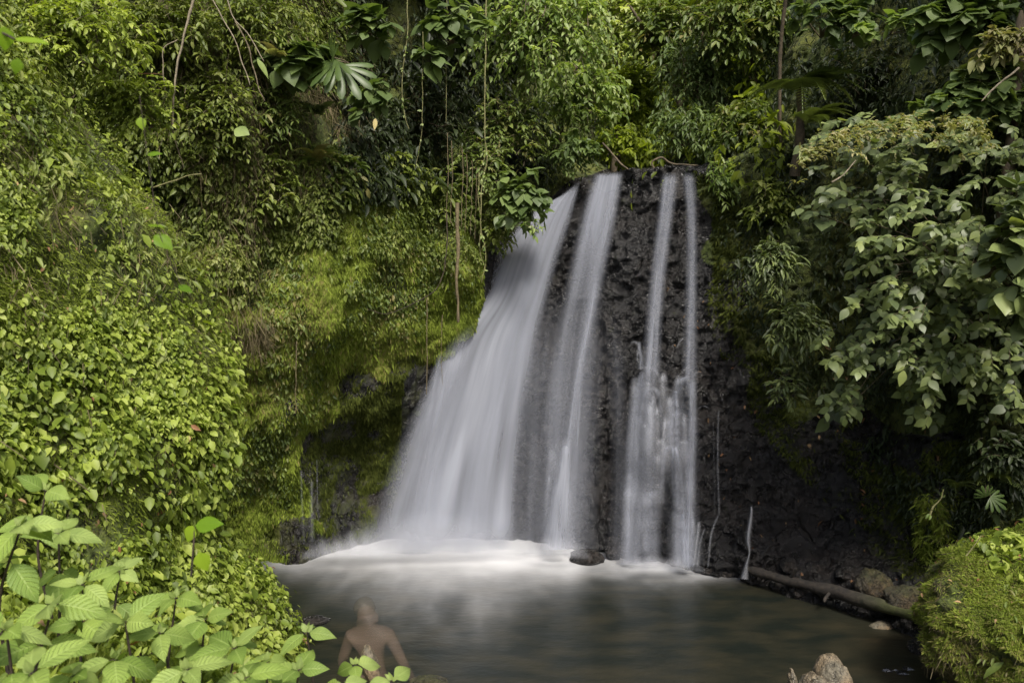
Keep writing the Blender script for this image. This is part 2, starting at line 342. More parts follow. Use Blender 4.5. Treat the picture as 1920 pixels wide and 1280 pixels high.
def Dterr(px, z):
    px = A(px); z = A(z); D = Dbase(px, z)
    p = np.stack([(px-960)/F*D, D, z], -1); py = 640-(z-H)/D*F
    D = D-.32*noise(np.stack([p[..., 0]*1.5, p[..., 1]*0, z*.22], -1), 31)*ss(900, 780, px)*ss(300, 400, px)-.12*noise(np.stack([p[..., 0]*4, p[..., 1]*0, z*.5], -1), 32)*ss(900, 780, px)*ss(300, 400, px)
    amp = .45+.25*ss(900, 1000, px)*0
    D = D-amp*fbm(p*.75, 5, 3)-.22*np.abs(fbm(p*2.2+9, 4, 11))-.10*np.abs(fbm(p*6+5, 3, 21))
    D = D-.10*(1-np.abs(noise(p*A([7, 7, 9]), 5)))**2*ss(880, 960, px)-.05*(1-np.abs(noise(p*19, 15)))**2*ss(880, 960, px)
    for sx, sy, sw, am, hh in STEPS:        # rock ledges that split the water
        D = D-am*np.exp(-((px-sx)/sw)**2*1.2)*ss(sy-10, sy+6, py)*(1-ss(sy+40, sy+hh, py))
    return D
def build_terrain():
    pxs = np.concatenate([np.linspace(-2600, -100, 60, endpoint=False), np.linspace(-100, 2050, 560, endpoint=False), np.linspace(2050, 3600, 50)])
    zs = np.concatenate([np.linspace(-.8, 8.5, 330, endpoint=False), np.linspace(8.5, 19, 90)])
    Z, X = np.meshgrid(zs, pxs, indexing='ij'); D = Dterr(X, Z)
    v = np.stack([(X-960)/F*D, D, Z], -1); px, py = proj(v)
    rock = rockmask(px, py)
    moss = np.clip(1-rock*1.3, 0, 1)*.9
    low = inpoly(px, py, [(540, 700), (700, 640), (800, 640), (760, 1060), (520, 1060)])
    moss = np.where(low, .26, moss)
    mb = MB(); mb.add(v.reshape(-1, 3), grid_faces(len(zs), len(pxs)))
    o = mb.build('terrain', M['cliff'], attrs={'moss': moss.ravel()}); tag(o, kind='structure')
    return v
ROCK = [(905, 470), (1000, 400), (1080, 330), (1190, 305), (1320, 315), (1345, 480), (1400, 560), (1440, 700), (1500, 760), (1800, 800), (1850, 900), (1700, 1300), (640, 1300), (690, 1000), (760, 800), (800, 640), (880, 560)]
def rockmask(px, py):
    n = noise(np.stack([px/60, py/60, px*0], -1), 2)*30
    return inpoly(px+n, py-n, ROCK).astype(float)
TV = build_terrain()
def surf(px, py, off=0.0):
    """point on the gorge wall seen at px,py (by iteration), with normal"""
    px = A(px); py = A(py); D = np.full(px.shape, 13.0)
    for _ in range(14):
        z = H-(py-640)/F*D; D = .5*D+.5*Dbase(px, z)
    for _ in range(6):
        z = H-(py-640)/F*D; D = .5*D+.5*Dterr(px, z)
    return P(px, py, D-off)
def sample_grid(v, n, wfun):
    a = v[:-1, :-1]; b = v[:-1, 1:]; c = v[1:, 1:]; d = v[1:, :-1]
    N = np.cross(b-a, d-a); ar = np.linalg.norm(N, axis=-1); cen = (a+b+c+d)/4
    N = N/np.maximum(ar[..., None], 1e-9)
    # face the camera side
    flip = (N*(A([0, 0, H])-cen)).sum(-1) < 0; 
    wt = ar*wfun(cen, np.where(flip[..., None], -N, N)); wt = wt.ravel(); wt = wt/wt.sum()
    k = rng.choice(len(wt), n, p=wt); s = rng.random((n, 1)); t = rng.random((n, 1))
    A0, B0, C0, D0 = [x.reshape(-1, 3)[k] for x in (a, b, c, d)]
    pos = A0*(1-s)*(1-t)+B0*s*(1-t)+C0*s*t+D0*(1-s)*t
    NN = N.reshape(-1, 3)[k]; NN = np.where(flip.ravel()[k][:, None], -NN, NN)
    return pos, NN
def rnd3(n, s=1): return rng.normal(size=(n, 3))*s

# ---------------------------------------------------------------- near left buttress
BZ = A([-.6, 0, .8, 1.7, 2.5, 3.4, 4.3, 5.4, 6.6, 9, 12]); BX = A([-2.5, -2.55, -2.75, -3.05, -3.02, -3.2, -3.6, -4.2, -4.95, -6.4, -8])
def build_buttress():
    zs = np.linspace(-.6, 12, 300); S = np.linspace(0, 1, 420)
    xe = np.interp(zs, BZ, BX)
    rows = []
    for z, x in zip(zs, xe):
        lean = .25*max(z-2, 0)*.5
        c = curve([(-5.2-.1*z, .2, z), (x-2.0-lean, 3.2, z), (x-.95-lean*.3, 5.6, z), (x-.12, 7.4, z), (x, 8.5, z), (x-.9, 9.6, z), (x-3.2, 10.8, z)], 420)
        rows.append(c)
    v = A(rows); d = nrm(v-A([-7, 7, 0])*1.0*A([1, 1, 0])-v*A([0, 0, 1]))
    v = v+d*(.55*fbm(v*.6, 4, 40)+.16*fbm(v*2.1, 3, 50))[..., None]
    v[..., 2] += .1*fbm(v*1.1, 3, 60)
    mb = MB(); mb.add(v.reshape(-1, 3), grid_faces(300, 420))
    o = mb.build('rock_buttress', M['bankm'], attrs={'moss': np.full(300*420, .75)})
    tag(o, 'bulging near buttress of rock on the left, hidden under creepers and moss', 'rock wall')
    return v
BV = build_buttress()

# ---------------------------------------------------------------- ground, pool
def ground_z(x, y):
    z = np.interp(y, [-60, -10, 0, 2.2, 4, 6.2, 8.5, 12, 16, 18, 40, 200], [6, 3, 1.85, 1.6, .95, .1, -.6, -.8, -.8, 2, 8, 30])
    z = z+1.05*np.exp(-((x+1.75)/1.15)**2-((y-2.9)/1.25)**2)+.75*ss(-1.6, -3.6, x)*ss(8, 4, y)*ss(-3, 1, y)
    return z
def build_ground():
    xs = np.concatenate([-np.geomspace(200, 9, 20), np.linspace(-8.8, 8.8, 280), np.geomspace(9, 200, 20)]); ys = np.concatenate([-np.geomspace(200, 2, 25), np.linspace(-1.8, 17, 290), np.geomspace(17.5, 200, 20)])
    Y, X = np.meshgrid(ys, xs, indexing='ij'); Z = ground_z(X, Y); p = np.stack([X, Y, Z], -1)
    near = np.exp(-(np.hypot(X, Y-6)/12)**2)
    p[..., 2] += near*(.12*fbm(p*1.2, 4, 70)+.05*np.abs(fbm(p*5, 3, 71)))
    mb = MB(); mb.add(p.reshape(-1, 3), grid_faces(len(ys), len(xs)))
    o = mb.build('ground', M['ground']); tag(o, kind='structure'); return p
GV = build_ground()

def build_water():
    xs = np.linspace(-8, 9, 560); ys = np.linspace(4.5, 15, 420)
    Y, X = np.meshgrid(ys, xs, indexing='ij'); v = np.stack([X, Y, X*0], -1); px, py = proj(v)
    cl = A([(480, 1062), (540, 1046), (600, 1032), (660, 1024), (760, 1022), (860, 1030), (950, 1036), (1050, 1036), (1110, 1046), (1200, 1056), (1300, 1068), (1380, 1078), (1450, 1084)])
    c = np.interp(px, cl[:, 0], cl[:, 1])
    core = np.interp(px, [480, 560, 700, 950, 1060, 1130, 1250, 1330, 1400], [3, 8, 17, 20, 18, 8, 8, 6, 2])
    tail = np.interp(px, [480, 560, 700, 900, 1000, 1130, 1250, 1330, 1400], [10, 28, 54, 60, 50, 28, 22, 14, 6])
    amt = np.interp(px, [470, 530, 600, 950, 1070, 1110, 1160, 1300, 1360, 1420], [0, .4, .68, .82, .8, .4, .6, .62, .35, 0])
    st0 = fbm(np.stack([px/90, py/22, px*0], -1), 4, 19)*.5+.5
    amt = amt*np.clip(.8+.35*st0, 0, 1.1)
    q = np.stack([(px-850)/(18+.15*np.abs(py-950)), (py-980)/55, px*0], -1)
    st = fbm(q, 4, 5)*.5+.5; st2 = fbm(np.stack([px/45, py/14, px*0], -1), 3, 9)*.5+.5
    d = py-c; d = d+(st2-.5)*20
    foam = np.where(d < 0, np.exp(-(np.minimum(d, 0)/60)**2), np.exp(-(np.maximum(d-core, 0)/tail)**1.25*(0.6+1.3*st)))
    foam = np.clip(foam*amt, 0, 1)
    shallow = np.clip(ss(9.5, 6.5, Y)*.8+ss(2.2, 5, X)*.7+.35*fbm(v*.7, 3, 33), 0, 1)
    v[..., 2] = .03*foam*(.7+.3*st)+.006*fbm(v*1.5, 2, 80)
    m, n, l, b, o = mat('pool_water'); co = objco(n)
    mp = n.new('ShaderNodeMapping'); mp.inputs['Scale'].default_value = (1, 1.8, 1); l.new(co, mp.inputs[0])
    bed = noisen(n, l, 1.6, 5, mp.outputs[0]); r = ramp(n, [(.35, (.010, .013, .010)), (.6, (.028, .026, .016)), (.75, (.05, .038, .022))])
    l.new(mathn(n, l, 'MULTIPLY_ADD', attr(n, 'shallow'), .22, mathn(n, l, 'MULTIPLY', bed, .8)), r.inputs[0]); l.new(r.outputs[0], b.inputs['Base Color'])
    b.inputs['Roughness'].default_value = .34; b.inputs['IOR'].default_value = 1.33
    rip = noisen(n, l, 5, 3, mp.outputs[0]); bp = n.new('ShaderNodeBump'); bp.inputs['Strength'].default_value = .16; bp.inputs['Distance'].default_value = .05; l.new(rip, bp.inputs['Height']); l.new(bp.outputs[0], b.inputs['Normal'])
    df = n.new('ShaderNodeBsdfDiffuse'); df.inputs[0].default_value = (.60, .61, .63, 1)
    ms = n.new('ShaderNodeMixShader'); l.new(attr(n, 'foam'), ms.inputs[0]); l.new(b.outputs[0], ms.inputs[1]); l.new(df.outputs[0], ms.inputs[2]); l.new(ms.outputs[0], o.inputs[0])
    mb = MB(); mb.add(v.reshape(-1, 3), grid_faces(420, 560)); ob = mb.build('water', m, attrs={'foam': foam.ravel(), 'shallow': shallow.ravel()}); tag(ob, kind='structure')
build_water()

# ---------------------------------------------------------------- falling water
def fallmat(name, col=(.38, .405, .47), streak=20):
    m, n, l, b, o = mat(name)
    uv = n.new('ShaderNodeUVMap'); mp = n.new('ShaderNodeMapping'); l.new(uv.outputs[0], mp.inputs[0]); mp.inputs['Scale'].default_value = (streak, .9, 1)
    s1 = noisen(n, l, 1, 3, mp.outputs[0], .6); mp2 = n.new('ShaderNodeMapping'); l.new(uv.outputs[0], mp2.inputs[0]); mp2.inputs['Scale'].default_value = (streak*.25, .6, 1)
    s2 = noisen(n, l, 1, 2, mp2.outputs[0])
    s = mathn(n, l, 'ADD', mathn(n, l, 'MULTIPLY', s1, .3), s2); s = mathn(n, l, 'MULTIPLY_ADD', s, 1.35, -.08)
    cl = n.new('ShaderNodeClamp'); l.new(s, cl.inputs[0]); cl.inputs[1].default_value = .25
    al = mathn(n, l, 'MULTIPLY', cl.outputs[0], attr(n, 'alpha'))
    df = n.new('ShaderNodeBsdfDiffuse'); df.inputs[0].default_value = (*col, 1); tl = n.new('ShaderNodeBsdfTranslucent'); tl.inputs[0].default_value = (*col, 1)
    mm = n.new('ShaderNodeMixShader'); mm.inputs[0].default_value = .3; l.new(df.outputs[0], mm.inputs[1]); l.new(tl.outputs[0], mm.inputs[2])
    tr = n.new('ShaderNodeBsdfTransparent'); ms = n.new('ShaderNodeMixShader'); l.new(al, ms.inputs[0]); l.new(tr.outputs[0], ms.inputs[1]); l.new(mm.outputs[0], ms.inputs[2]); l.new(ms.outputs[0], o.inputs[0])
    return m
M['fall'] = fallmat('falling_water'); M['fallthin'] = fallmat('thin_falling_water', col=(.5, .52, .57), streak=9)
def sheet(mb, al, left, right, D0, D1, alpha=1, nr=70, nc=40, edge=.22, bulge=.12, top=.04, prof=None, uoff=0, bottom=.0, lip=0, conf=0):
    L = A(left); R = A(right); t = np.linspace(0, 1, nr)
    def rs(Q):
        q = curve(np.c_[Q, np.zeros(len(Q))], 300)[:, :2]; yy = q[:, 1]; ty = yy[0]+(yy[-1]-yy[0])*t
        return np.interp(ty, yy, q[:, 0]), ty
    lx, ly = rs(L); rx, ry = rs(R); u = np.linspace(0, 1, nc)
    T, U = np.meshgrid(t, u, indexing='ij')
    px = lx[:, None]*(1-U)+rx[:, None]*U; py = ly[:, None]*(1-U)+ry[:, None]*U
    D = D0+(D1-D0)*T**.8-bulge*np.sin(U*PI)
    if conf:
        q = surf(px, py)[..., 1]
        for _ in range(14): q = (np.roll(np.pad(q, 1, mode='edge'), 1, 0)+np.roll(np.pad(q, 1, mode='edge'), -1, 0)+np.roll(np.pad(q, 1, mode='edge'), 1, 1)+np.roll(np.pad(q, 1, mode='edge'), -1, 1))[1:-1, 1:-1]/4
        q = np.minimum(q, q.mean(axis=1, keepdims=True)); D = D*(1-conf)+conf*(q-.28-bulge*.5*np.sin(U*PI))
    v = P(px, py, D); v[..., 2] = np.maximum(v[..., 2], -.12)
    a = ss(0, edge, U)*ss(1, 1-edge, U)*ss(-.001, top, T)*(1-ss(1-bottom, 1, T)*.8 if bottom else 1)
    if prof is not None: a = a*np.interp(U, prof[0], prof[1])
    if lip: a = a*(1+lip*np.exp(-((T-top*1.2)/.05)**2))
    a = np.clip(a*alpha, 0, 1)
    mb.add(v.reshape(-1, 3), grid_faces(nr, nc), uv=np.stack([U+uoff, T*3], -1).reshape(-1, 2)); al.append(a.ravel())
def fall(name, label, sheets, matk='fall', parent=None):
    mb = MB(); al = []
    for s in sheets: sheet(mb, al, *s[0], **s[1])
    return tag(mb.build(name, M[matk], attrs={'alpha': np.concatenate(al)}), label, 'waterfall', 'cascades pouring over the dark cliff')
W1L = [(1062, 362), (990, 402), (938, 460), (895, 560), (828, 640), (780, 740), (738, 840), (706, 930), (672, 1040)]
W1R = [(1092, 334), (1072, 420), (1047, 500), (1023, 600), (1011, 700), (1000, 800), (992, 900), (988, 1042)]
fall('waterfall', 'widest silky white cascade, leftmost, fanning out over the sloping cliff', [
    ((W1L, W1R, 14.2, 13.0), dict(alpha=.97, edge=.2, bottom=.10, prof=([0, .2, .35, .55, .75, .9, 1], [.7, .95, .85, .95, .75, 1, .8]))),
    (([(1075, 345), (1010, 400), (985, 470), (960, 560), (930, 640), (900, 740), (870, 840), (845, 930), (822, 1040)], [(1092, 334), (1070, 410), (1045, 490), (1012, 600), (990, 700), (960, 800), (935, 900), (918, 1042)], 14.1, 12.9), dict(alpha=.3, edge=.45, uoff=3)),
    (([(835, 640), (800, 730), (768, 840), (745, 930), (722, 1040)], [(900, 590), (890, 700), (868, 800), (845, 900), (832, 1042)], 13.2, 12.85), dict(alpha=.5, edge=.4, uoff=7, top=.12)),
    (([(822, 655), (808, 700), (790, 780), (770, 860)], [(836, 660), (828, 700), (818, 780), (800, 860)], 13.1, 12.9), dict(alpha=.35, edge=.4, uoff=9, top=.1, bottom=.5)),
    (([(700, 940), (640, 985), (600, 1030)], [(990, 940), (1000, 985), (1010, 1035)], 12.8, 12.3), dict(alpha=.30, edge=.3, uoff=5, top=.8, bulge=.3, bottom=.3)),
])
fall('waterfall', 'tall cascade second from the left, dropping from the notch at the cliff top', [
    (([(1108, 326), (1085, 400), (1062, 500), (1040, 620), (1025, 720), (1015, 850), (1005, 1028)], [(1174, 322), (1164, 400), (1142, 520), (1128, 620), (1116, 720), (1108, 850), (1100, 1028)], 14.0, 12.6), dict(alpha=.5, edge=.3, prof=([0, .25, .5, .7, .85, 1], [.8, 1, .55, 1, .5, .3]))),
    (([(1112, 324), (1092, 400), (1075, 480), (1062, 560)], [(1172, 322), (1160, 400), (1145, 480), (1130, 560)], 13.95, 13.6), dict(alpha=.75, edge=.25, bottom=.8, uoff=2)),
    (([(1110, 500), (1090, 600), (1070, 700), (1055, 800), (1048, 850)], [(1135, 500), (1118, 600), (1098, 700), (1085, 800), (1078, 850)], 13.5, 12.8), dict(alpha=.5, edge=.45, top=.2, uoff=4)),
    (([(1050, 828), (1040, 880), (1025, 950), (1012, 1030)], [(1072, 828), (1076, 880), (1076, 950), (1075, 1030)], 12.5, 12.2), dict(alpha=.7, edge=.3, uoff=6, top=.06)),
    (([(985, 520), (975, 700), (965, 850), (955, 1038)], [(1090, 520), (1075, 700), (1060, 850), (1060, 1038)], 13.6, 12.6), dict(alpha=.26, edge=.35, top=.4, uoff=8)),
    (([(1080, 560), (1075, 700), (1060, 850), (1050, 1038)], [(1150, 520), (1140, 700), (1130, 850), (1125, 1038)], 13.5, 12.5), dict(alpha=.18, edge=.45, top=.4, uoff=9)),
])
fall('waterfall', 'third cascade from the left, a narrow ribbon that widens below a rock step', [
    (([(1236, 323), (1228, 400), (1216, 500), (1206, 600), (1194, 735)], [(1278, 322), (1269, 400), (1256, 500), (1247, 600), (1242, 735)], 13.9, 12.0), dict(bottom=.12, alpha=.6, edge=.45, prof=([0, .3, .5, .7, 1], [.5, 1, .8, .9, .5]))),
    (([(1193, 640), (1192, 655), (1194, 672), (1192, 692)], [(1204, 640), (1205, 655), (1209, 672), (1211, 692)], 12.6, 12.5), dict(alpha=.45, edge=.45)),
    (([(1198, 690), (1180, 730), (1166, 800), (1155, 900), (1148, 1056)], [(1230, 690), (1241, 705), (1246, 760), (1248, 860), (1246, 1060)], 12.2, 11.9), dict(conf=.6, alpha=.42, edge=.45, top=.16, bulge=.2)),
    (([(1198, 690), (1186, 730), (1172, 800), (1166, 900), (1160, 1056)], [(1214, 691), (1210, 740), (1202, 800), (1200, 900), (1196, 1056)], 12.05, 11.85), dict(conf=.6, lip=.3, alpha=.45, edge=.5, top=.04)),
    (([(1206, 728), (1196, 760), (1186, 840), (1180, 940)], [(1228, 727), (1212, 752), (1206, 840), (1204, 940)], 12.0, 11.9), dict(conf=.6, lip=.6, alpha=.25, edge=.45, uoff=4, top=.02, bottom=.8)),
    (([(1222, 728), (1230, 752), (1234, 800), (1234, 860)], [(1238, 728), (1243, 752), (1247, 800), (1248, 860)], 12.0, 11.95), dict(conf=.6, lip=.6, alpha=.22, edge=.45, uoff=4, top=.02, bottom=.9)),
    (([(1200, 922), (1190, 960), (1186, 1056)], [(1238, 915), (1244, 960), (1246, 1056)], 11.95, 11.8), dict(conf=.6, lip=.8, alpha=.28, edge=.4, uoff=4, top=.04)),
    (([(1120, 560), (1130, 700), (1140, 850), (1130, 1046)], [(1170, 560), (1180, 700), (1180, 850), (1180, 1052)], 13.3, 12.1), dict(alpha=.10, edge=.45, uoff=4, top=.3)),
])
fall('waterfall', 'thinnest ribbon of falling water, right of the pair, splitting over stacked rocks', [
    (([(1274, 322), (1282, 400), (1282, 500), (1279, 600), (1272, 745)], [(1306, 322), (1310, 400), (1311, 500), (1311, 600), (1312, 745)], 13.8, 11.95), dict(bottom=.12, alpha=.42, edge=.45)),
    (([(1286, 704), (1286, 800), (1280, 900), (1276, 1062)], [(1308, 700), (1311, 800), (1308, 900), (1306, 1062)], 12.1, 11.6), dict(conf=.6, lip=.2, alpha=.58, edge=.48, top=.07)),
    (([(1276, 706), (1262, 722), (1250, 765), (1244, 830)], [(1298, 702), (1284, 724), (1270, 765), (1262, 830)], 12.15, 12.0), dict(conf=.6, lip=.8, alpha=.40, edge=.45, top=.03, bottom=.8)),
    (([(1262, 732), (1262, 750), (1264, 778)], [(1272, 732), (1274, 750), (1277, 778)], 12.0, 11.95), dict(conf=.6, lip=.8, alpha=.5, edge=.45, top=.03)),
    (([(1258, 774), (1250, 795), (1247, 845)], [(1272, 774), (1277, 795), (1279, 845)], 12.0, 11.9), dict(conf=.6, lip=.8, alpha=.5, edge=.35, top=.03, prof=([0, .2, .5, .8, 1], [.8, .8, .35, 1, 1]))),
    (([(1256, 836), (1256, 880), (1258, 960), (1260, 1060)], [(1272, 836), (1282, 880), (1290, 960), (1300, 1062)], 11.85, 11.55), dict(conf=.6, lip=.8, alpha=.58, edge=.3, top=.02, uoff=2, prof=([0, .2, .5, .8, 1], [1, .8, .5, 1, .9]))),
    (([(1246, 836), (1236, 860), (1230, 940)], [(1258, 836), (1252, 860), (1246, 940)], 11.95, 11.85), dict(conf=.6, lip=.8, alpha=.35, edge=.45, top=.02, bottom=.8)),
    (([(1276, 960), (1272, 1000), (1268, 1064)], [(1284, 960), (1292, 1000), (1304, 1064)], 11.6, 11.5), dict(conf=.6, lip=.8, alpha=.5, edge=.4, top=.05)),
    (([(1232, 700), (1238, 850), (1240, 1058)], [(1318, 700), (1320, 850), (1318, 1062)], 12.2, 11.7), dict(conf=.6, alpha=.2, edge=.45, top=.3)),
])
def strands(n, x0, x1, y0, y1, ymax, wd, seed):
    r = random.Random(seed); out = []
    for i in range(n):
        x = r.uniform(x0, x1); y = r.uniform(y0, y1); x = max(x, np.interp(y, [690, 760, 900], [x0+24, x0+10, x0])); w_ = r.uniform(*wd); L = r.uniform(50, 190); e = min(ymax, y+L); g = r.uniform(1.3, 2.6); dr = r.uniform(-10, 6)
        l_ = [(x-w_*.5, y), (x-w_*.8+dr*.4, y+(e-y)*.3), (x-w_*g*.6+dr, e)]; r_ = [(x+w_*.5, y), (x+w_*.8+dr*.4, y+(e-y)*.3), (x+w_*g*.6+dr, e)]
        out.append(((l_, r_, 12.0, 11.8), dict(conf=.75, lip=1.2, alpha=r.uniform(.15, .36), edge=.48, top=.09, nr=30, nc=12, bottom=.0 if e >= ymax-1 else .8, uoff=i*1.7)))
    return out
fall('waterfall', 'broken strands of water splashing from ledge to ledge at the foot of the right-hand pair', strands(34, 1172, 1304, 690, 990, 1058, (8, 26), 3), 'fallthin')
fall('waterfall', 'short strands of water over the ledge at the foot of the second cascade', strands(9, 1022, 1080, 815, 900, 1030, (7, 16), 5), 'fallthin')
fall('waterfall', 'little fan of trickles at the foot of the right ribbon, over a dark boulder', [
    (([(1304, 978), (1300, 1010), (1296, 1060)], [(1316, 975), (1314, 1010), (1304, 1060)], 11.6, 11.4), dict(alpha=.4, edge=.45)),
    (([(1318, 990), (1308, 1020), (1302, 1062)], [(1324, 990), (1316, 1020), (1312, 1062)], 11.55, 11.4), dict(alpha=.3, edge=.4)),
    (([(1344, 965), (1330, 1000), (1324, 1062)], [(1350, 965), (1338, 1000), (1330, 1062)], 11.5, 11.35), dict(alpha=.35, edge=.4)),
], 'fallthin')
fall('waterfall', 'hair-thin trickle down the dark rock right of the four big cascades', [
    (([(1344, 768), (1342, 850), (1345, 965)], [(1350, 768), (1349, 850), (1351, 965)], 12.0, 11.5), dict(alpha=.25, edge=.4)),
    (([(1336, 790), (1337, 850), (1338, 965)], [(1339, 790), (1340, 850), (1342, 965)], 12.0, 11.5), dict(alpha=.16, edge=.4)),
], 'fallthin')
fall('waterfall', 'small isolated trickle over the rock beside the upper end of the log', [
    (([(1406, 945), (1402, 975), (1397, 1010), (1402, 1035), (1394, 1060), (1385, 1084)], [(1412, 947), (1413, 965), (1409, 1010), (1408, 1035), (1404, 1060), (1405, 1086)], 11.1, 11.0), dict(alpha=.6, edge=.35, nc=10)),
], 'fallthin')
fall('waterfall', 'faint drips down the dark hollow under the mossy overhang at the left', [
    (([(560, 880), (562, 940), (566, 1020)], [(568, 880), (570, 940), (574, 1020)], 11.9, 11.7), dict(alpha=.14, edge=.45)),
    (([(578, 900), (578, 940), (576, 1015)], [(590, 900), (590, 940), (592, 1015)], 11.9, 11.7), dict(alpha=.18, edge=.45)),
    (([(592, 860), (592, 900), (593, 960)], [(596, 860), (597, 900), (598, 960)], 12, 11.8), dict(alpha=.2, edge=.45)),
], 'fallthin')
def mist():
    mb = MB(); al = []
    for (x0, x1, ya, yb, D, a) in [(520, 1010, 985, 1050, 12.6, .30), (640, 1000, 950, 1045, 12.9, .22), (980, 1110, 1000, 1050, 12.3, .28), (1140, 1330, 1025, 1075, 11.8, .30), (560, 760, 1005, 1050, 12.4, .3)]:
        xs = np.linspace(x0, x1, 5); f = A([.5, .15, 0, .15, .5]); yt = ya+(yb-ya)*f+np.interp(xs, [1010, 1330], [0, 12])
        U = np.linspace(0, 1, 60); Tt = np.linspace(0, 1, 16); TT, UU = np.meshgrid(Tt, U, indexing='ij')
        px = x0+(x1-x0)*UU; top = np.interp(px, xs, yt)+8*noise(np.stack([px/14, px*0, px*0], -1), 4); py = top+(yb-top)*TT
        DD = D-.25*np.sin(UU*PI)-.3*TT; v = P(px, py, DD); v[..., 2] = np.maximum(v[..., 2], -.05)
        mb.add(v.reshape(-1, 3), grid_faces(16, 60), uv=np.stack([UU*2, TT], -1).reshape(-1, 2)); al.append((a*1.4*ss(0, .6, TT)*ss(1, .7, TT)*np.sin(UU*PI)**.7).ravel())
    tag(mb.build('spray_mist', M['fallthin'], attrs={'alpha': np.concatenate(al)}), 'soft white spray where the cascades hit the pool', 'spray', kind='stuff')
mist()
# bright threads of white water along the rock steps
def threads():
    mb = MB(); al = []
    T = [([(1180, 645), (1190, 641), (1198, 650), (1195, 668), (1198, 688)], 12.7, 2.6), ([(1194, 694), (1206, 689), (1222, 690), (1232, 699), (1240, 724)], 12.3, 3.2),
         ([(1202, 736), (1208, 729), (1222, 728), (1240, 729)], 12.2, 3.2), ([(1242, 729), (1256, 731), (1264, 738), (1269, 756), (1272, 774)], 12.2, 2.2),
         ([(1276, 702), (1286, 690), (1292, 688), (1298, 700)], 12.2, 2.6), ([(1298, 708), (1306, 698), (1318, 698)], 12.2, 2), ([(1268, 655), (1275, 640), (1284, 632)], 12.7, 2.2),
         ([(1242, 844), (1248, 837), (1258, 838)], 12.05, 2.4), ([(1258, 784), (1264, 775), (1272, 777)], 12.1, 2.4), ([(1254, 842), (1264, 836), (1274, 843)], 12.0, 2.6), ([(1046, 838), (1054, 829), (1064, 828), (1072, 838)], 12.45, 3), ([(1306, 768), (1318, 761), (1332, 765)], 12.0, 1.4)]
    for pts, D, wd in T:
        c = curve(np.c_[pts, np.zeros(len(pts))], 26)[:, :2]; t = nrm(np.gradient(c, axis=0)); nn = np.stack([-t[:, 1], t[:, 0]], 1)
        u = np.linspace(-1, 1, 7); px = c[:, None, 0]+nn[:, None, 0]*u*wd*.95; py = c[:, None, 1]+nn[:, None, 1]*u*wd*1.15
        v = surf(px, py); sh = (v[..., 1]-.5-.03*(1-u*u)[None]); v = P(px, py, sh.mean(axis=1, keepdims=True)+0*sh)
        mb.add(v.reshape(-1, 3), grid_faces(26, 7), uv=np.stack(np.broadcast_arrays(u[None]*.1, np.linspace(0, 1, 26)[:, None]), -1).reshape(-1, 2))
        s = np.linspace(0, 1, 26)[:, None]; al.append(((1-np.abs(u))**1.1*ss(0, .3, s)*ss(1, .7, s)*(.45+.35*noise(np.stack(np.broadcast_arrays(s*9, u*.5, s*0+D), -1), 6))).ravel())
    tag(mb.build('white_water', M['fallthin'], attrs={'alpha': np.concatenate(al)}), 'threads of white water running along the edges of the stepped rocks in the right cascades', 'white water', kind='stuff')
threads()

# ---------------------------------------------------------------- rocks
def rock(name, label, c, r, m, seed=0, cat='rock', rough=.25, group=None, n=40, attrs=None, rot=0, flat=1, tip=None):
    th = np.linspace(0, PI, n); ph = np.arange(2*n)/(2*n)*2*PI
    T, Q = np.meshgrid(th, ph, indexing='ij'); d = np.stack([np.sin(T)*np.cos(Q), np.sin(T)*np.sin(Q), np.cos(T)], -1)
    k = 1+rough*fbm(d*1.3+seed*7.7, 3, seed)+rough*.45*(np.abs(fbm(d*3.2+seed, 3, seed+3))-.3)+rough*.18*fbm(d*9, 3, seed+6)
    v = d*k[..., None]*A(r); 
    if tip: v[..., 0] += tip[0]*v[..., 2]; v[..., 1] += tip[1]*v[..., 2]
    cr, sr = math.cos(rot), math.sin(rot); x = v[..., 0]*cr-v[..., 1]*sr; y = v[..., 0]*sr+v[..., 1]*cr; v[..., 0] = x; v[..., 1] = y
    o = np.zeros(3)+A(c); mb = MB(); mb.add(v.reshape(-1, 3), grid_faces(n, 2*n, True))
    ob = mb.build(name, M[m], attrs={'moss': np.clip(d[..., 2]*.5+(.3 if m == 'boulder' else .05)+(.5 if m == 'boulder' else 0)*(d[..., 2] > -.4), 0, 1).ravel()}); ob.location = o; tag(ob, label, cat, group)
    return v+o
BO = rock('mossy_boulder', 'large moss-covered boulder with a dark undercut at the right edge of the pool', (5.42, 7.5, .62), (1.45, 1.15, .88), 'boulder', 5, 'boulder', .30, n=90, tip=(-.28, 0))
rock('rock', 'tallest of the pale stones at the bottom edge, rounded top with a green stain', P(1562, 1290, 7.0)-A([0, 0, .03]), (.17, .22, .33), 'stone', 12, rough=.2, tip=(-.1, 0))
rock('rock', 'lumpy pale stone leaning on the left side of the tallest bottom stone', P(1528, 1308, 6.9), (.15, .2, .20), 'stone', 13, rough=.35)
rock('rock', 'small pointed grey stone sticking out left of the pale bottom stones', P(1488, 1290, 6.9), (.045, .07, .17), 'stone', 14, rough=.25, tip=(-.15, 0))
rock('rock', 'low reddish grey stone between the pointed stone and the lumpy pale stone', P(1507, 1308, 6.85), (.09, .1, .1), 'stone', 15, rough=.3)
rock('rock', 'round dark wet rock in the foam at the foot of the second cascade', P(1100, 1040, 12.35)-A([0, 0, .04]), (.26, .24, .12), 'darkstone', 16, rough=.32)
rock('rock', 'small upright dark rock between the second and third cascades at the waterline', P(1150, 1030, 12.5), (.13, .15, .22), 'darkstone', 17, rough=.25)
rock('rock', 'brown mossy rock resting behind the middle of the log', surf(1640, 1100, .1), (.22, .22, .22), 'brownstone', 18, rough=.3)
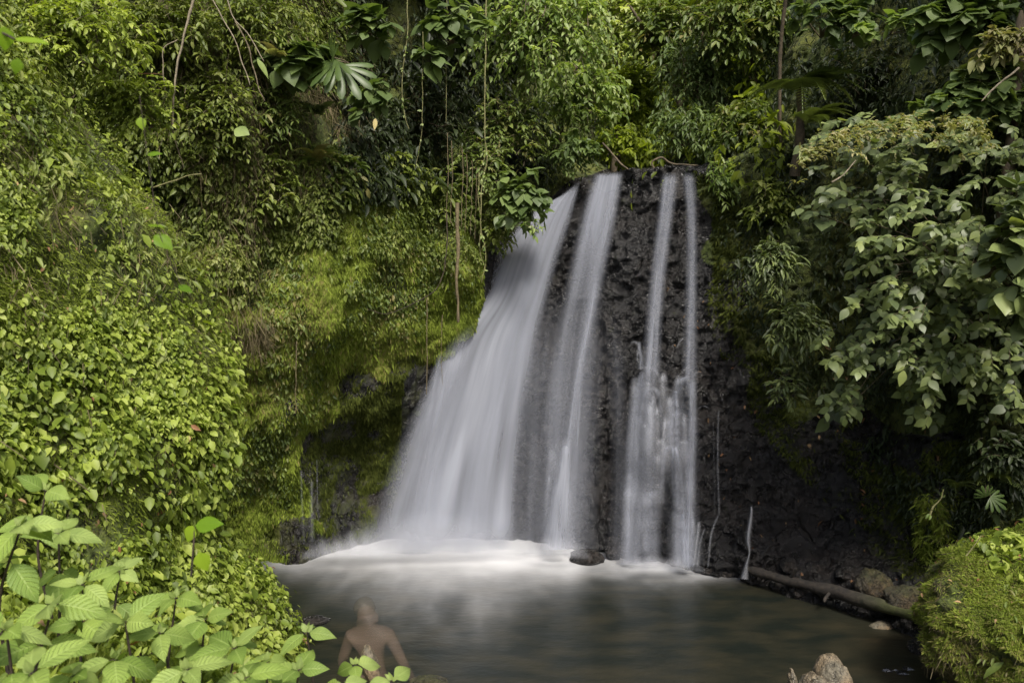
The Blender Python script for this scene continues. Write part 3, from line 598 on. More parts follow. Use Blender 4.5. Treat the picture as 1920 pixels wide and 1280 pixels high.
rock('rock', 'broad brown rock with dead leaves on it behind the right part of the log', surf(1708, 1124, .05), (.30, .25, .17), 'brownstone', 19, rough=.3)
rock('rock', 'pale wet stone standing in the water behind the leafy plants, lapped by the bathing person', P(697, 1252, 7.5), (.075, .1, .22), 'stone', 20, rough=.18, tip=(-.25, 0))
rock('rock', 'brown stone at the bottom edge right of the bathing person', P(800, 1296, 7.3), (.22, .2, .12), 'brownstone', 21, rough=.3)
rock('rock', 'flat wet stone breaking the surface left of the bathing person', P(590, 1163, 8.9), (.16, .12, .05), 'darkstone', 22, rough=.3)
rock('rock', 'small wet stone at the foot of the buttress with water curling round it', P(540, 1172, 8.7), (.1, .1, .05), 'darkstone', 23, rough=.3)
def small_rocks():
    pts = [(1655, 1180, 9.6, .12), (1618, 1158, 10.0, .10), (1600, 1154, 10.1, .08), (1690, 1172, 9.5, .1), (1500, 1108, 10.9, .12), (1540, 1114, 10.7, .1), (1460, 1098, 11.2, .1), (1675, 1120, 9.9, .08), (1688, 1135, 9.7, .09), (1700, 1130, 9.8, .07),
           (1750, 1195, 9.0, .13), (1720, 1215, 8.8, .11), (1770, 1230, 8.4, .14), (1580, 1128, 10.3, .09), (1440, 1075, 11.5, .1), (1360, 1075, 11.8, .09), (1330, 1070, 11.9, .08), (1480, 1060, 11.5, .14), (1530, 1065, 11.4, .12), (1590, 1075, 11.0, .15)]
    for i, (px, py, D, r) in enumerate(pts):
        where = 'under the log' if i in (0, 1, 2, 3, 10, 11, 12, 13) else ('behind the log' if i in (7, 8, 9, 17, 18, 19) else 'at the waterline left of the log')
        rock('rock', 'small dark wet stone lying on the shore '+where, (surf(px, py, -.03) if i not in (0, 1, 2, 3, 10, 11, 12, 13) else P(px, py, min(D, 5100/(py-640)+.1))), (r*1.3, r, r*.7), 'stone' if i in (0, 7, 8) else 'darkstone', 30+i, rough=.35, group='small stones on the shore '+where, n=16, rot=i)
    for i, (px, py) in enumerate([(1664, 1257), (1690, 1262), (1702, 1254)]):
        rock('rock', 'small wet stone washed over by white ripples beside the pale bottom stones', P(px, py, 5100/(py-640)), (.05, .045, .03), 'darkstone', 60+i, rough=.3, group='stones in the white ripples', n=14)
small_rocks()
def splash():
    mb = MB(); al = []
    for (px, py, wd, hh) in [(1662, 1256, 11, 6), (1680, 1256, 10, 3), (1695, 1262, 12, 5), (1707, 1254, 9, 8), (545, 1170, 16, 3), (577, 1162, 12, 3), (602, 1163, 14, 3), (1393, 1085, 20, 4), (1320, 1066, 30, 4)]:
        D = 5100/(py-640)-.05; u = np.linspace(0, 1, 18); s = np.linspace(0, 1, 8); U, S = np.meshgrid(u, s)
        x = px-wd+2*wd*U; y = py+hh*(1-2*S)
        v = P(x, y, D); v[..., 1] = D+(S-.5)*hh/640*D*.4; v[..., 2] = .012+.02*S*np.sin(U*PI)
        a = np.sin(U*PI)*np.sin(S*PI)*(.45+.35*noise(np.stack([U*5, S*2, U*0+px], -1), 3))*.6
        mb.add(v.reshape(-1, 3), grid_faces(8, 18), uv=np.stack([U, S], -1).reshape(-1, 2)); al.append(np.clip(a*2.2, 0, 1.6).ravel())
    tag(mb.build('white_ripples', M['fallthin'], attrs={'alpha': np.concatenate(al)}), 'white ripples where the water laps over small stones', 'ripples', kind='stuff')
splash()

# ---------------------------------------------------------------- log
def build_log():
    t = thing('log', 'long dark fallen log lying along the right shore, mossy at its near end', 'log', P(1570, 1118, 10.3))
    lx = A([1398, 1460, 1560, 1660, 1746, 1790]); ly = A([1064, 1083, 1109, 1137, 1163, 1180]); ld = np.interp(lx, [1398, 1790], [11.15, 8.7]); ld = np.minimum(ld, surf(lx, ly, .1)[:, 1].mean()+(ld-ld.mean()))
    pts = curve([P(a, b, c) for a, b, c in zip(lx, ly, ld)], 90); t.location = [float(q) for q in pts[45]]
    rad = np.interp(np.linspace(0, 1, 90), [0, .04, .3, .7, 1], [.02, .04, .055, .08, .10])
    mb = MB(); tube(mb, pts+.02*np.stack([noise(pts*2.5, 1), noise(pts*2.5, 2), noise(pts*3, 3)], -1), rad*(1+.15*noise(pts*4, 9)), 20, wob=.6)
    mb.r = [np.repeat(ss(.45, .9, np.linspace(0, 1, 90)), 20)]
    mb.build('trunk', M['log'], t)
    for (a, b, c) in [((1560, 1106), (1548, 1120), (1545, 1128)), ((1480, 1086), (1490, 1072), (1494, 1064))]:
        mb = MB(); D = 5100/(1108-640)*.94; tube(mb, curve([P(*a, np.interp(a[0], lx, ld)), P(*b, np.interp(a[0], lx, ld)-.1), P(*c, np.interp(a[0], lx, ld)-.15)], 8), [.022]*7+[.012], 6, r=0.0)
        mb.build('branch_stub', M['log'], t)
build_log()

# ---------------------------------------------------------------- surface greenery (uncountable)
UP = A([0, 0, 1.])
def hang(N, n, down=.8, out=.5, side=.5):
    T = -UP*down+N*out+rnd3(n, side)*A([1, 1, .5]); NN = N*.7+UP*.55+rnd3(n, .35); return T, NN
def scatter(name, v, n, wf, T, sc, matk, label, cat, down=.8, out=.5, side=.5, off=.03, sj=.35, cl=0, cs=2.0, sf=None):
    def w2(c, N):
        q = wf(c, N)
        if cl: q = q*np.clip(.5+cl*fbm(c*cs, 3, int(n) % 97), .03, 3)
        return q
    pos, N = sample_grid(v, n, w2); t, nn = hang(N, n, down, out, side)
    s = sc*np.exp(rng.normal(size=n)*sj); mb = MB()
    if sf is not None: s = s*sf(pos)
    r = np.clip(.5+.5*fbm(pos*1.3, 3, 8)+rng.normal(size=n)*.24, 0, 1)
    inst(mb, T, pos+N*off*rng.random((n, 1))*2, t, nn, s, r)
    return tag(mb.build(name, M[matk]), label, cat, kind='stuff')
def visw(c, N, m=120):
    px, py = proj(c); f = (N*nrm(A([0, 0, H])-c)).sum(-1)
    return ((px > -m) & (px < 1920+m) & (py > -m) & (py < 1280+m))*(f > -.25)*1.0
STALK = (A([(-.02, 0, 0), (.02, 0, 0), (.012, 1, -.2), (-.012, 1, -.2)]), {4: A([(0, 1, 2, 3)]).astype(int)}, np.zeros((4, 2)))
# buttress
near_w = lambda c: 1/(np.maximum(c[..., 1], 3)/7)**1.6
scatter('creeper_leaves', BV, 54000, lambda c, N: visw(c, N)*near_w(c), LEAFW, .048, 'ivy', 'bright green creeper leaves carpeting the near left buttress', 'creeper', cl=3.6, cs=1.5, off=.07, sf=lambda p: np.interp(p[:, 2], [0, 1.5, 3, 5, 7], [1, 1.15, 1.0, .72, .6]))
scatter('creeper_leaves', BV, 9000, lambda c, N: visw(c, N)*near_w(c), LEAFW, .070, 'ivy', 'larger fresh leaves standing out from the creeper on the near left buttress', 'creeper', cl=3.0, cs=1.1, off=.10, sf=lambda p: np.interp(p[:, 2], [0, 1.5, 3, 5, 7], [1, 1.15, 1.0, .72, .6]))
scatter('moss', BV, 280000, lambda c, N: visw(c, N)*near_w(c), BLADE, .036, 'mossb', 'bright moss growing between the creepers on the near left buttress', 'moss', down=.5, out=.7, off=.0, cl=1.2, cs=1.1)
scatter('undergrowth', BV, 12000, lambda c, N: visw(c, N)*near_w(c)*(.2+ss(3.2, 5.2, c[..., 2])), LEAFN, .07, 'ivydark', 'narrow-leaved plants mixed into the creeper high on the near left buttress', 'undergrowth', cl=2.2, cs=1.6, off=.10)
scatter('dead_stalks', BV, 5000, lambda c, N: visw(c, N)*near_w(c)*(.5+ss(3, 5, c[..., 2])), STALK, .13, 'stalk', 'dry stems showing through the creeper on the near left buttress', 'dead stalks', cl=2.2, down=1, side=.6, off=.07)
scatter('leaf_litter', BV, 350, lambda c, N: visw(c, N)*near_w(c), LEAF, .05, 'deadleaf', 'a few brown dead leaves caught in the creeper', 'leaf litter', off=.09)
# mossy wall
MOSS = [(340, 300), (560, 330), (700, 400), (880, 420), (905, 480), (870, 600), (790, 670), (670, 690), (570, 800), (570, 960), (500, 1070), (420, 1080), (380, 800)]
def msk(poly, j=35, sd=4):
    def f(c, N):
        px, py = proj(c); q = noise(np.stack([px/55, py/55, px*0], -1), sd)*j
        return inpoly(px+q, py+q, poly)*visw(c, N)
    return f
scatter('moss', TV, 400000, msk(MOSS), BLADE, .046, 'moss', 'thick olive moss hanging over the rock wall left of the cascades', 'moss', down=1.0, out=.28, side=.28, off=.01, cl=1.2, cs=1.2)
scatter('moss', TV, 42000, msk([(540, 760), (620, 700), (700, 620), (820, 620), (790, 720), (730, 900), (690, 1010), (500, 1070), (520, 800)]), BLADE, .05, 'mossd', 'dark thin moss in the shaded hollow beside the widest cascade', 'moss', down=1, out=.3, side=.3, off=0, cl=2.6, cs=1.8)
scatter('creeper_leaves', TV, 13000, msk([(380, 200), (700, 300), (900, 400), (860, 560), (700, 640), (560, 780), (540, 950), (430, 1000), (380, 700)]), LEAF, .05, 'mid', 'small leaves scattered over the mossy wall left of the cascades', 'creeper', cl=2.6, cs=1.6)
UPL = [(-100, -120), (1010, -120), (1100, 200), (1085, 325), (960, 400), (900, 440), (600, 420), (200, 480), (-100, 500)]
scatter('undergrowth', TV, 9000, msk([(860, -120), (1100, -120), (1085, 325), (960, 400), (900, 440), (860, 300)]), LEAF, .07, 'ivydark', 'green foliage on the wall behind the long hanging vine', 'undergrowth', cl=2.0, cs=1.5, off=.12)
scatter('undergrowth', TV, 55000, msk([(-100, -120), (640, -120), (660, 260), (700, 420), (200, 480), (-100, 500)]), LEAF, .06, 'ivydark', 'tangled green undergrowth covering the upper left wall', 'undergrowth', cl=2.0, cs=1.1, off=.12)
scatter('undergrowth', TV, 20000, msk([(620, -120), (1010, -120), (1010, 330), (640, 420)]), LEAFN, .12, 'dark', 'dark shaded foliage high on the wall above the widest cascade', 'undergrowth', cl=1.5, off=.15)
scatter('dry_tangle', TV, 8000, msk([(300, -50), (650, -50), (650, 330), (520, 420), (470, 640), (380, 600), (300, 300)]), (A([(-.02, 0, 0), (.02, 0, 0), (.012, 1, -.2), (-.012, 1, -.2)]), {4: A([(0, 1, 2, 3)]).astype(int)}, np.zeros((4, 2))), .15, 'stalk', 'dry brown stalks tangled in the greenery of the left wall', 'dead stalks', cl=2.2, down=1, side=.6, off=.1)
UPR = [(1090, -120), (2050, -120), (2050, 700), (1760, 760), (1500, 740), (1420, 600), (1350, 420), (1320, 300), (1090, 300)]
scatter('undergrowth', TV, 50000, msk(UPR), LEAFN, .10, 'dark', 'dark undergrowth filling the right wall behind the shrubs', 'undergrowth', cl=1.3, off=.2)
scatter('undergrowth', TV, 26000, msk([(1060, -120), (1460, -120), (1450, 310), (1120, 310)]), LEAF, .17, 'yellow', 'yellow-green foliage on the slope beyond the top of the falls', 'undergrowth', cl=1.0, off=.3)
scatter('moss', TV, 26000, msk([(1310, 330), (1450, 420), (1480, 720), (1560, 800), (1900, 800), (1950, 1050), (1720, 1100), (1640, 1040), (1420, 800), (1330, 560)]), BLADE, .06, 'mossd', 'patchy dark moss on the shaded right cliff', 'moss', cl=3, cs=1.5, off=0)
scatter('undergrowth', TV, 3500, msk([(1600, 820), (1760, 760), (2000, 760), (2000, 1050), (1800, 1050), (1700, 960)]), LEAFN, .08, 'dark', 'sparse small plants on the shaded cliff above the mossy boulder', 'undergrowth', cl=2.6, cs=1.5, off=.06)
scatter('leaf_litter', TV, 110, msk([(1250, 550), (1500, 600), (1900, 900), (1750, 1150), (1420, 1060), (1330, 950)]), LEAF, .06, 'deadleaf', 'fallen brown leaves stuck to the dark right cliff', 'leaf litter', off=.01)
scatter('moss', TV, 9000, msk([(1730, 930), (1790, 950), (1780, 1050), (1735, 1060)], 14), BLADE, .06, 'moss', 'two brighter cushions of moss on the shaded cliff above the boulder', 'moss', down=.7, out=.6, off=.05, cl=2, cs=3)
# boulder
scatter('moss', BO, 190000, lambda c, N: visw(c, N)*(N[..., 2] > -.3), BLADE, .024, 'moss', 'shaggy moss coat on the large boulder at the right edge', 'moss', down=.35, out=.8, side=.6, off=.01, cl=2.2, cs=2.6)
scatter('creeper_leaves', BO, 900, lambda c, N: visw(c, N)*(N[..., 2] > 0)*(c[..., 0] > 4.4), LEAFW, .075, 'ivy', 'small bright creeper leaves on the mossy boulder', 'creeper', cl=3, cs=1.6, off=.05)
scatter('dead_stalks', BO, 9000, lambda c, N: visw(c, N)*(N[..., 2] > -.5), STALK, .06, 'stalk', 'brown dead moss and roots hanging in patches on the boulder', 'dead stalks', down=.7, out=.5, side=.6, off=.01, cl=3, cs=2.5)
scatter('leaf_litter', BO, 160, lambda c, N: visw(c, N)*(N[..., 2] > .2), LEAF, .05, 'deadleaf', 'dead leaves lying on the mossy boulder', 'leaf litter', off=.03)
scatter('undergrowth', BO, 700, lambda c, N: visw(c, N)*(N[..., 2] > -.3), LEAFN, .06, 'mid', 'tiny fern-like plants on the sides of the mossy boulder', 'undergrowth', off=.03, cl=3, cs=2)
# fore bank ground cover
def gw(c, N):
    px, py = proj(c); return ((px > -200) & (px < 900) & (c[..., 1] > 1.2) & (c[..., 1] < 6) & (c[..., 2] > .4))*near_w(c)*(py < 1700)*1.0
scatter('ground_cover', GV, 60000, gw, BLADE, .04, 'mossb', 'moss and seedlings covering the bank under the foreground plants', 'ground cover', down=-.8, out=.3, side=.5, off=0, cl=1, cs=3)
scatter('ground_cover', GV, 14000, gw, LEAF, .035, 'ivy', 'tiny bright leaves of ground cover among the foreground plants', 'ground cover', down=-.5, out=.3, side=.7, off=.05, cl=1.5, cs=3)
scatter('leaf_litter', GV, 500, gw, LEAF, .07, 'deadleaf', 'brown fallen leaves on the bank at the bottom left', 'leaf litter', down=0, out=0, side=1, off=.02)

# ---------------------------------------------------------------- shrubs, trees, ferns
def leafed(mb, tw, start, end, k, T, ln, droop, sj=.25, bias=0.0, upn=1.0, pend=0.0):
    """one twig with k leaves set alternately along it"""
    a, b = A(start), A(end); L = np.linalg.norm(b-a); mid = (a+b)/2+A([0, 0, 1])*L*droop*.55
    b = b-A([0, 0, 1])*L*droop*.35; t = np.linspace(0, 1, 9)[:, None]
    c = (1-t)**2*a+2*t*(1-t)*mid+t*t*b; tube(tw, c, np.linspace(1, .35, 9)*max(.0025, L*.009), 4)
    s = np.linspace(.22, 1, k); idx = s*8; i0 = np.minimum(idx.astype(int), 7); p = c[i0]+(c[i0+1]-c[i0])*(idx-i0)[:, None]
    d = nrm(c[np.minimum(i0+1, 8)]-c[i0]); side = nrm(np.cross(d, UP)+1e-6); sg = np.where(np.arange(k) % 2 == 0, 1., -1.)[:, None]
    sg[-1] = 0
    tip = d*.65+side*sg*.8-UP*(.15+pend)+rnd3(k, .22+.12*(bias > 1)); nn = UP*upn+rnd3(k, .3)-A([0, 1, 0])*.35*(1 if bias == 0 else bias)
    inst(mb, T, p, tip, nn, ln*np.exp(rng.normal(size=k)*sj), np.clip(rng.random()*.55+rng.random(k)*.45, 0, 1))
def shrub(name, label, cat, px, py, D, rx, ry, ntw, k, ln, matk, T=LEAF, droop=.5, twl=.45, dfac=.8, group=None, tm='twig', trunk=None, front=.6, upn=1.0, pend=0.0, anchor=None):
    c = P(px, py, D); s = D/F; R = A([rx*s, max(rx, ry)*s*dfac*.6, ry*s])
    t = thing(name, label, cat, c if trunk is None else c, group)
    mb, tw = MB(), MB()
    d = nrm(rnd3(ntw)-A([0, front, 0])+A([0, 0, .15])); rad = rng.random(ntw)**.45
    end = c+d*R*rad[:, None]; L = twl*min(rx, ry)*s*(.6+.8*rng.random(ntw))
    outd = nrm(d*A([1, .8, .5])+rnd3(ntw, .35)); start = end-outd*L[:, None]
    if anchor is None: anchor = c+A([0, R[1]*1.3+.15, -R[2]*.2])
    for i in range(ntw): leafed(mb, tw, start[i], end[i], k, T, ln, droop, upn=upn, pend=pend)
    for i in range(min(ntw, 22)):
        q = start[i]; m_ = (q+anchor)/2+rnd3(1, .06)[0]*R+A([0, 0, .12*R[2]]); tube(tw, curve([anchor, m_, q], 9), np.linspace(1, .4, 9)*.011*max(1, R[0]*1.2), 5)
    if trunk is not None:
        tr = MB()
        for (pts, r0, r1) in trunk: tube(tr, curve(pts, 24), np.linspace(r0, r1, 24), 10, wob=.2)
        tr.build('trunk', M['trunk'], t); mb.build('crown', M[matk], t)
        tw.build('branches', M[tm], t)
    else:
        tw.build('branches', M[tm], t); mb.build('foliage', M[matk], t)
    return t
LB = leaf_big(9, 5, .38, -.2, 0, 0, 1, maxat=.42)
S = shrub
# upper left wall
S('shrub', 'leafy shrub in the very top left corner behind the blurred leaf', 'shrub', 130, 70, 8.3, 190, 100, 330, 9, .075, 'ivy', droop=.6)
S('shrub', 'light green shrub at the top edge, second from the left corner', 'shrub', 330, 50, 9.8, 120, 90, 240, 9, .075, 'ivydark')
S('shrub', 'shrub with hanging narrow leaves at the top edge among bare pale twigs', 'shrub', 480, 50, 10.3, 120, 90, 200, 9, .10, 'ivydark', LEAFN)
S('shrub', 'shrub on the crest of the near buttress under the top left corner', 'shrub', 250, 200, 8.9, 100, 80, 200, 9, .07, 'ivy')
S('shrub', 'olive shrub behind the bare pale twigs on the upper left wall', 'shrub', 400, 220, 10.1, 110, 100, 230, 9, .075, 'ivydark')
S('shrub', 'narrow-leaved shrub left of the fan palm', 'shrub', 520, 210, 10.6, 80, 80, 110, 9, .10, 'mid', LEAFN)
scatter('creeper_leaves', TV, 11000, msk([(380, 330), (900, 340), (900, 430), (800, 520), (640, 500), (420, 560)], 55), LEAF, .055, 'ivydark', 'green creeper trailing down over the top of the moss on the left wall', 'creeper', cl=2.6, cs=1.8, off=.09)
scatter('dead_stalks', TV, 7000, msk([(240, -60), (640, -60), (720, 300), (640, 400), (480, 440), (430, 800), (380, 500)], 40), STALK, .13, 'stalk', 'brown dead stems hanging through the greenery of the left wall', 'dead stalks', cl=2.6, down=1.2, side=.35, off=.14)
S('shrub', 'broad-leaved plant just left of the fan palm', 'shrub', 560, 110, 10.3, 70, 45, 24, 7, .24, 'broad', LB)
S('shrub', 'bushy growth on the left wall between the pale twigs and the fan palm, lower row', 'shrub', 470, 350, 10.7, 110, 80, 150, 9, .085, 'ivydark', dfac=.3, front=.2)
S('shrub', 'bushy growth below the fan palm on the left wall', 'shrub', 600, 330, 11.2, 100, 70, 130, 9, .10, 'mid', dfac=.3, front=.2)
S('shrub', 'dark bush on the left wall right of and below the fan palm', 'shrub', 710, 340, 12.2, 90, 70, 120, 9, .10, 'ivydark', dfac=.3, front=.2)
S('shrub', 'broad-leaved sprig with a yellow leaf right of the fan palm', 'shrub', 700, 190, 11.2, 50, 45, 16, 6, .17, 'broad', LB)
S('shrub', 'broad-leaved sprigs at the top edge above the fan palm', 'shrub', 690, 50, 11.5, 70, 40, 20, 6, .20, 'broad', LB)
S('shrub', 'sprigs of big leaves at the top edge over the dark recess', 'shrub', 840, 50, 12.4, 80, 60, 26, 6, .20, 'broad', LB)
S('shrub', 'small hanging sprig of pointed leaves in the dark recess', 'shrub', 805, 105, 12.2, 30, 20, 8, 5, .20, 'broad', LB)
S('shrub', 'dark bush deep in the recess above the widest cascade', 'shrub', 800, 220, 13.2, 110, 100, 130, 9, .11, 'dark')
S('shrub', 'small-leaved bush hanging on the wall above the moss, left of the long vine', 'shrub', 800, 370, 12.9, 90, 70, 120, 9, .09, 'ivydark')
S('shrub', 'green bush behind the long hanging vine', 'shrub', 900, 330, 13.2, 80, 90, 130, 9, .09, 'mid')
S('shrub', 'bush with fine leaves right of the long hanging vine', 'shrub', 960, 250, 13.8, 90, 90, 140, 9, .10, 'mid')
S('shrub', 'hanging branch of long leaves touching the top of the widest cascade', 'shrub', 975, 370, 12.9, 60, 60, 40, 7, .17, 'broad', LB, droop=.8)
S('shrub', 'thin sprig of small leaves dangling in front of the widest cascade', 'shrub', 1000, 432, 12.6, 30, 25, 10, 6, .075, 'bright')
S('shrub', 'dark bush filling the corner between the long vine and the widest cascade', 'shrub', 930, 420, 13.2, 45, 60, 90, 9, .085, 'ivydark', droop=.8)
S('shrub', 'dark glossy bush beside the lip of the second cascade', 'shrub', 1070, 290, 14.0, 70, 45, 80, 8, .12, 'broad')
S('tree', 'bright tree leaning over the gorge at the top centre with arching leafy sprays', 'tree', 1010, 70, 13.6, 170, 110, 380, 12, .11, 'bright', droop=1.0, twl=.6, trunk=[([P(860, -260, 14.5), P(900, -120, 14.2), P(960, -20, 14), P(1040, 50, 13.9)], .14, .03), ([P(900, -120, 14.2), P(1000, -60, 13.9), P(1100, 60, 13.8)], .08, .02)])
S('tree', 'tree with lower arching sprays just left of the far bright gap', 'tree', 1090, 190, 15.3, 110, 80, 210, 11, .12, 'bright', droop=.9, twl=.6, trunk=[([P(1030, 320, 16), P(1050, 250, 15.9), P(1070, 150, 15.6), P(1100, 90, 15.4)], .08, .02)])
# beyond the falls
S('tree', 'pale green tree with haze put into its leaf colour, farthest beyond the falls at the top edge', 'tree', 1160, 40, 21, 110, 110, 300, 10, .17, 'pale', trunk=[([P(1180, 330, 22.5), P(1170, 200, 22.4), P(1150, 60, 22)], .12, .04)])
S('tree', 'yellow-green tree beyond the falls in the middle of the gap', 'tree', 1185, 190, 19.5, 80, 80, 200, 10, .16, 'yellow', trunk=[([P(1150, 330, 19.8), P(1160, 240, 19.6), P(1190, 160, 19.5)], .09, .03)])
S('tree', 'tree with a leaning grey trunk right of the far gap', 'tree', 1260, 70, 18.5, 110, 90, 260, 10, .16, 'mid', trunk=[([P(1300, 320, 18.9), P(1270, 180, 18.7), P(1210, 60, 18.4), P(1180, 10, 18.3)], .1, .03)])
S('shrub', 'yellow-green bush right above the rock between the falls', 'shrub', 1170, 275, 16.5, 90, 40, 120, 9, .12, 'yellow')
S('tree', 'tree with layered drooping sprays right above the pair of thin falls', 'tree', 1320, 150, 15.6, 110, 110, 320, 11, .13, 'broad', LEAFN, droop=.9, trunk=[([P(1400, 340, 16), P(1380, 240, 15.9), P(1330, 120, 15.7), P(1310, 20, 15.5)], .1, .03)])
S('tree', 'tall leafy tree at the top edge right of centre', 'tree', 1390, 50, 14.8, 120, 80, 240, 10, .13, 'mid', droop=.8, trunk=[([P(1425, 330, 15.4), P(1415, 150, 15.2), P(1400, 10, 14.9)], .07, .04)])
S('shrub', 'bush of drooping leaf tufts just above the right lip of the falls', 'shrub', 1290, 250, 14.6, 90, 55, 160, 10, .12, 'broad', LEAFN, droop=.9)
S('shrub', 'olive bush hanging over the cliff right of the thin falls, upper part', 'shrub', 1400, 260, 13.8, 90, 80, 190, 10, .11, 'mid', droop=.9)
S('shrub', 'hanging leafy branch tip just right of the thin falls', 'shrub', 1355, 340, 13.3, 40, 50, 50, 8, .11, 'bright', LEAFN, droop=1)
S('shrub', 'dark bush below the tree fern on the right wall', 'shrub', 1450, 380, 12.8, 70, 70, 100, 9, .11, 'ivydark')
# right side
S('tree', 'tree with rounded leaves on long twigs at the top edge above the tree fern', 'tree', 1570, 30, 11.3, 100, 50, 46, 8, .15, 'broad', LB, trunk=[([P(1466, 350, 13.2), P(1462, 120, 12.9), P(1480, -60, 12.4)], .03, .03)])
S('shrub', 'hanging twig of bright round leaves, left one of two at the top right', 'shrub', 1615, 50, 10.8, 30, 30, 7, 7, .14, 'bright', LB, droop=.9)
S('shrub', 'hanging twig of bright round leaves, right one of two at the top right', 'shrub', 1690, 40, 10.6, 30, 38, 8, 7, .14, 'bright', LB, droop=.9)
S('shrub', 'dark feathery bush in the shaded hollow above the right shrub', 'shrub', 1640, 150, 12.5, 130, 70, 150, 9, .13, 'dark', LEAFN)
S('shrub', 'broad-leaved tree foliage at the top right edge', 'shrub', 1800, 40, 10.0, 110, 70, 60, 8, .21, 'broad', LB)
S('shrub', 'dry pinkish brown foliage hanging at the right edge near the top', 'shrub', 1880, 90, 9.3, 60, 50, 50, 8, .11, 'tan', droop=.9)
S('tree', 'slim leaning tree at the right edge with its trunk showing', 'tree', 1850, 180, 9.6, 90, 70, 80, 8, .15, 'broad', LB, trunk=[([P(1880, 420, 9.8), P(1893, 300, 9.7), P(1905, 180, 9.6), P(1915, 20, 9.5)], .085, .05)])
S('shrub', 'dark green leaves behind the dry top of the right shrub', 'shrub', 1790, 210, 9.8, 130, 40, 70, 8, .14, 'broad', LB)
S('shrub', 'grey-green fine-leaved bush on the right cliff, upper one', 'shrub', 1450, 500, 11.8, 60, 60, 110, 9, .11, 'shrub', LEAFN)
S('shrub', 'grey-green fine-leaved bush on the right cliff, lower one', 'shrub', 1490, 620, 11.4, 70, 60, 120, 9, .11, 'shrub', LEAFN)
S('shrub', 'fine-leaved sprig hanging at the lower left of the right shrub', 'shrub', 1475, 730, 11.1, 40, 45, 30, 8, .10, 'shrub', LEAFN)
LBS = leaf_big(9, 5, .30, -.2, 0, 0, 1, maxat=.42)
def big_shrub():
    c = P(1730, 500, 8.8); t = thing('shrub', 'big shrub with large matt pale green leaves overhanging the pool on the right', 'shrub', c)
    mb, tw, fl, ft = MB(), MB(), MB(), MB()
    edge = [(1490, 330), (1500, 270), (1560, 215), (1700, 195), (1860, 210), (1960, 260), (2000, 500), (2000, 760), (1900, 800), (1790, 790), (1740, 800), (1690, 780), (1660, 700), (1590, 700), (1600, 790), (1545, 785), (1530, 700), (1500, 690), (1540, 600), (1600, 560), (1590, 470), (1540, 420), (1490, 400)]
    root = P(1900, 620, 10.2); n = 0; G = 0
    while n < 600 and G < 9000:
        G += 1; x = random.uniform(1480, 2000); y = random.uniform(195, 805)
        if not inpoly(A([x]), A([y]), edge)[0] or fbm(A([x/60, y/40, 3.3]), 2, 5) < -.2: continue
        depth = 8.1+1.5*random.random()+.0015*abs(y-450)+max(0, (1640-x))*.004
        e = P(x, y, depth); dirv = nrm(A([-.55+.3*random.random()+(x-1740)*.0016, -.5*random.random()-.15, .1-.3*random.random()-(y-350)*.0006])); L = .2+.22*random.random()
        leafed(mb, tw, e-dirv*L, e, 8, LBS, .092+.035*random.random(), .30, upn=.8, pend=.05, bias=2.4); n += 1
        if n % 14 == 0:
            q = e-dirv*L; tube(tw, curve([root+rnd3(1, .15)[0], (root+q)/2+A([0, .5, .3])+rnd3(1, .12)[0], q], 14), np.linspace(.012, .004, 14), 5)
    tw.build('branches', M['twig'], t); mb.build('foliage', M['shrub'], t)
    for i in range(230):
        x = random.uniform(1500, 1860); y = np.interp(x, [1500, 1560, 1700, 1860], [292, 245, 218, 225])+abs(random.gauss(0, 22)); e = P(x, y, 8.15+random.random()*.6)
        leafed(fl, ft, e-A([.08, .0, .03]), e+rnd3(1, .06)[0], 7, LEAF, .045, .2)
    fl.build('dry_flower_heads', M['tan'], t)
big_shrub()
S('shrub', 'shrub at the right edge halfway up with larger yellowish leaves', 'shrub', 1915, 480, 7.9, 70, 150, 60, 7, .17, 'shrub', LB)
S('shrub', 'bright green sprig at the right edge just above the boulder', 'shrub', 1905, 1040, 7.6, 40, 50, 22, 7, .085, 'ivy', LEAFW)
S('shrub', 'leafy clump at the right edge below the big shrub', 'shrub', 1880, 850, 8.9, 70, 50, 50, 8, .09, 'dark')

# dark understorey in gaps so no bare rock shows in the upper wall: a few named bushes
FERN = fern(); FERN2 = fern(22, -.6, .26)
def fern_plant(label, px, py, D, nf, ln, matk='fernm', name='fern', trunk=None, spread=1.0, T=FERN, up=.55, group=None):
    c = P(px, py, D); t = thing(name, label, 'fern' if name == 'fern' else 'tree fern', c, group); mb = MB()
    a = rng.random(nf)*2*PI; tip = np.stack([np.cos(a)*spread, -np.abs(np.sin(a))*spread, np.full(nf, up)+rng.normal(size=nf)*.2], -1)
    inst(mb, T, np.repeat(c[None], nf, 0)+rnd3(nf, .02), tip, UP*1.0-tip*.2+rnd3(nf, .1), ln*(.75+.5*rng.random(nf)))
    if trunk:
        tr = MB(); tube(tr, curve(trunk, 14), np.linspace(.07, .06, 14), 9, wob=.4); tr.build('trunk', M['trunk'], t)
        mb.build('crown', M[matk], t)
    else: mb.build('fronds', M[matk], t)
fern_plant('dark tree fern in the shade between the right-hand trees and the big shrub', 1500, 160, 12.2, 16, .85, name='tree_fern', trunk=[P(1490, 330, 12.7), P(1500, 250, 12.5), P(1500, 162, 12.2)], T=FERN2, up=.2)
fern_plant('fern with arching fronds left of the dry top of the big shrub', 1530, 225, 11.6, 9, .5, T=FERN2, up=.4)
fern_plant('fern fronds at the right edge under the pinkish foliage', 1830, 120, 9.8, 9, .6, T=FERN2, up=.1)
fern_plant('small fern on the upper left wall beside the broad-leaved plant', 520, 105, 10.2, 6, .35, 'tan')
fern_plant('pale fern clump hanging on the left wall under the fan palm', 600, 215, 10.9, 10, .40)
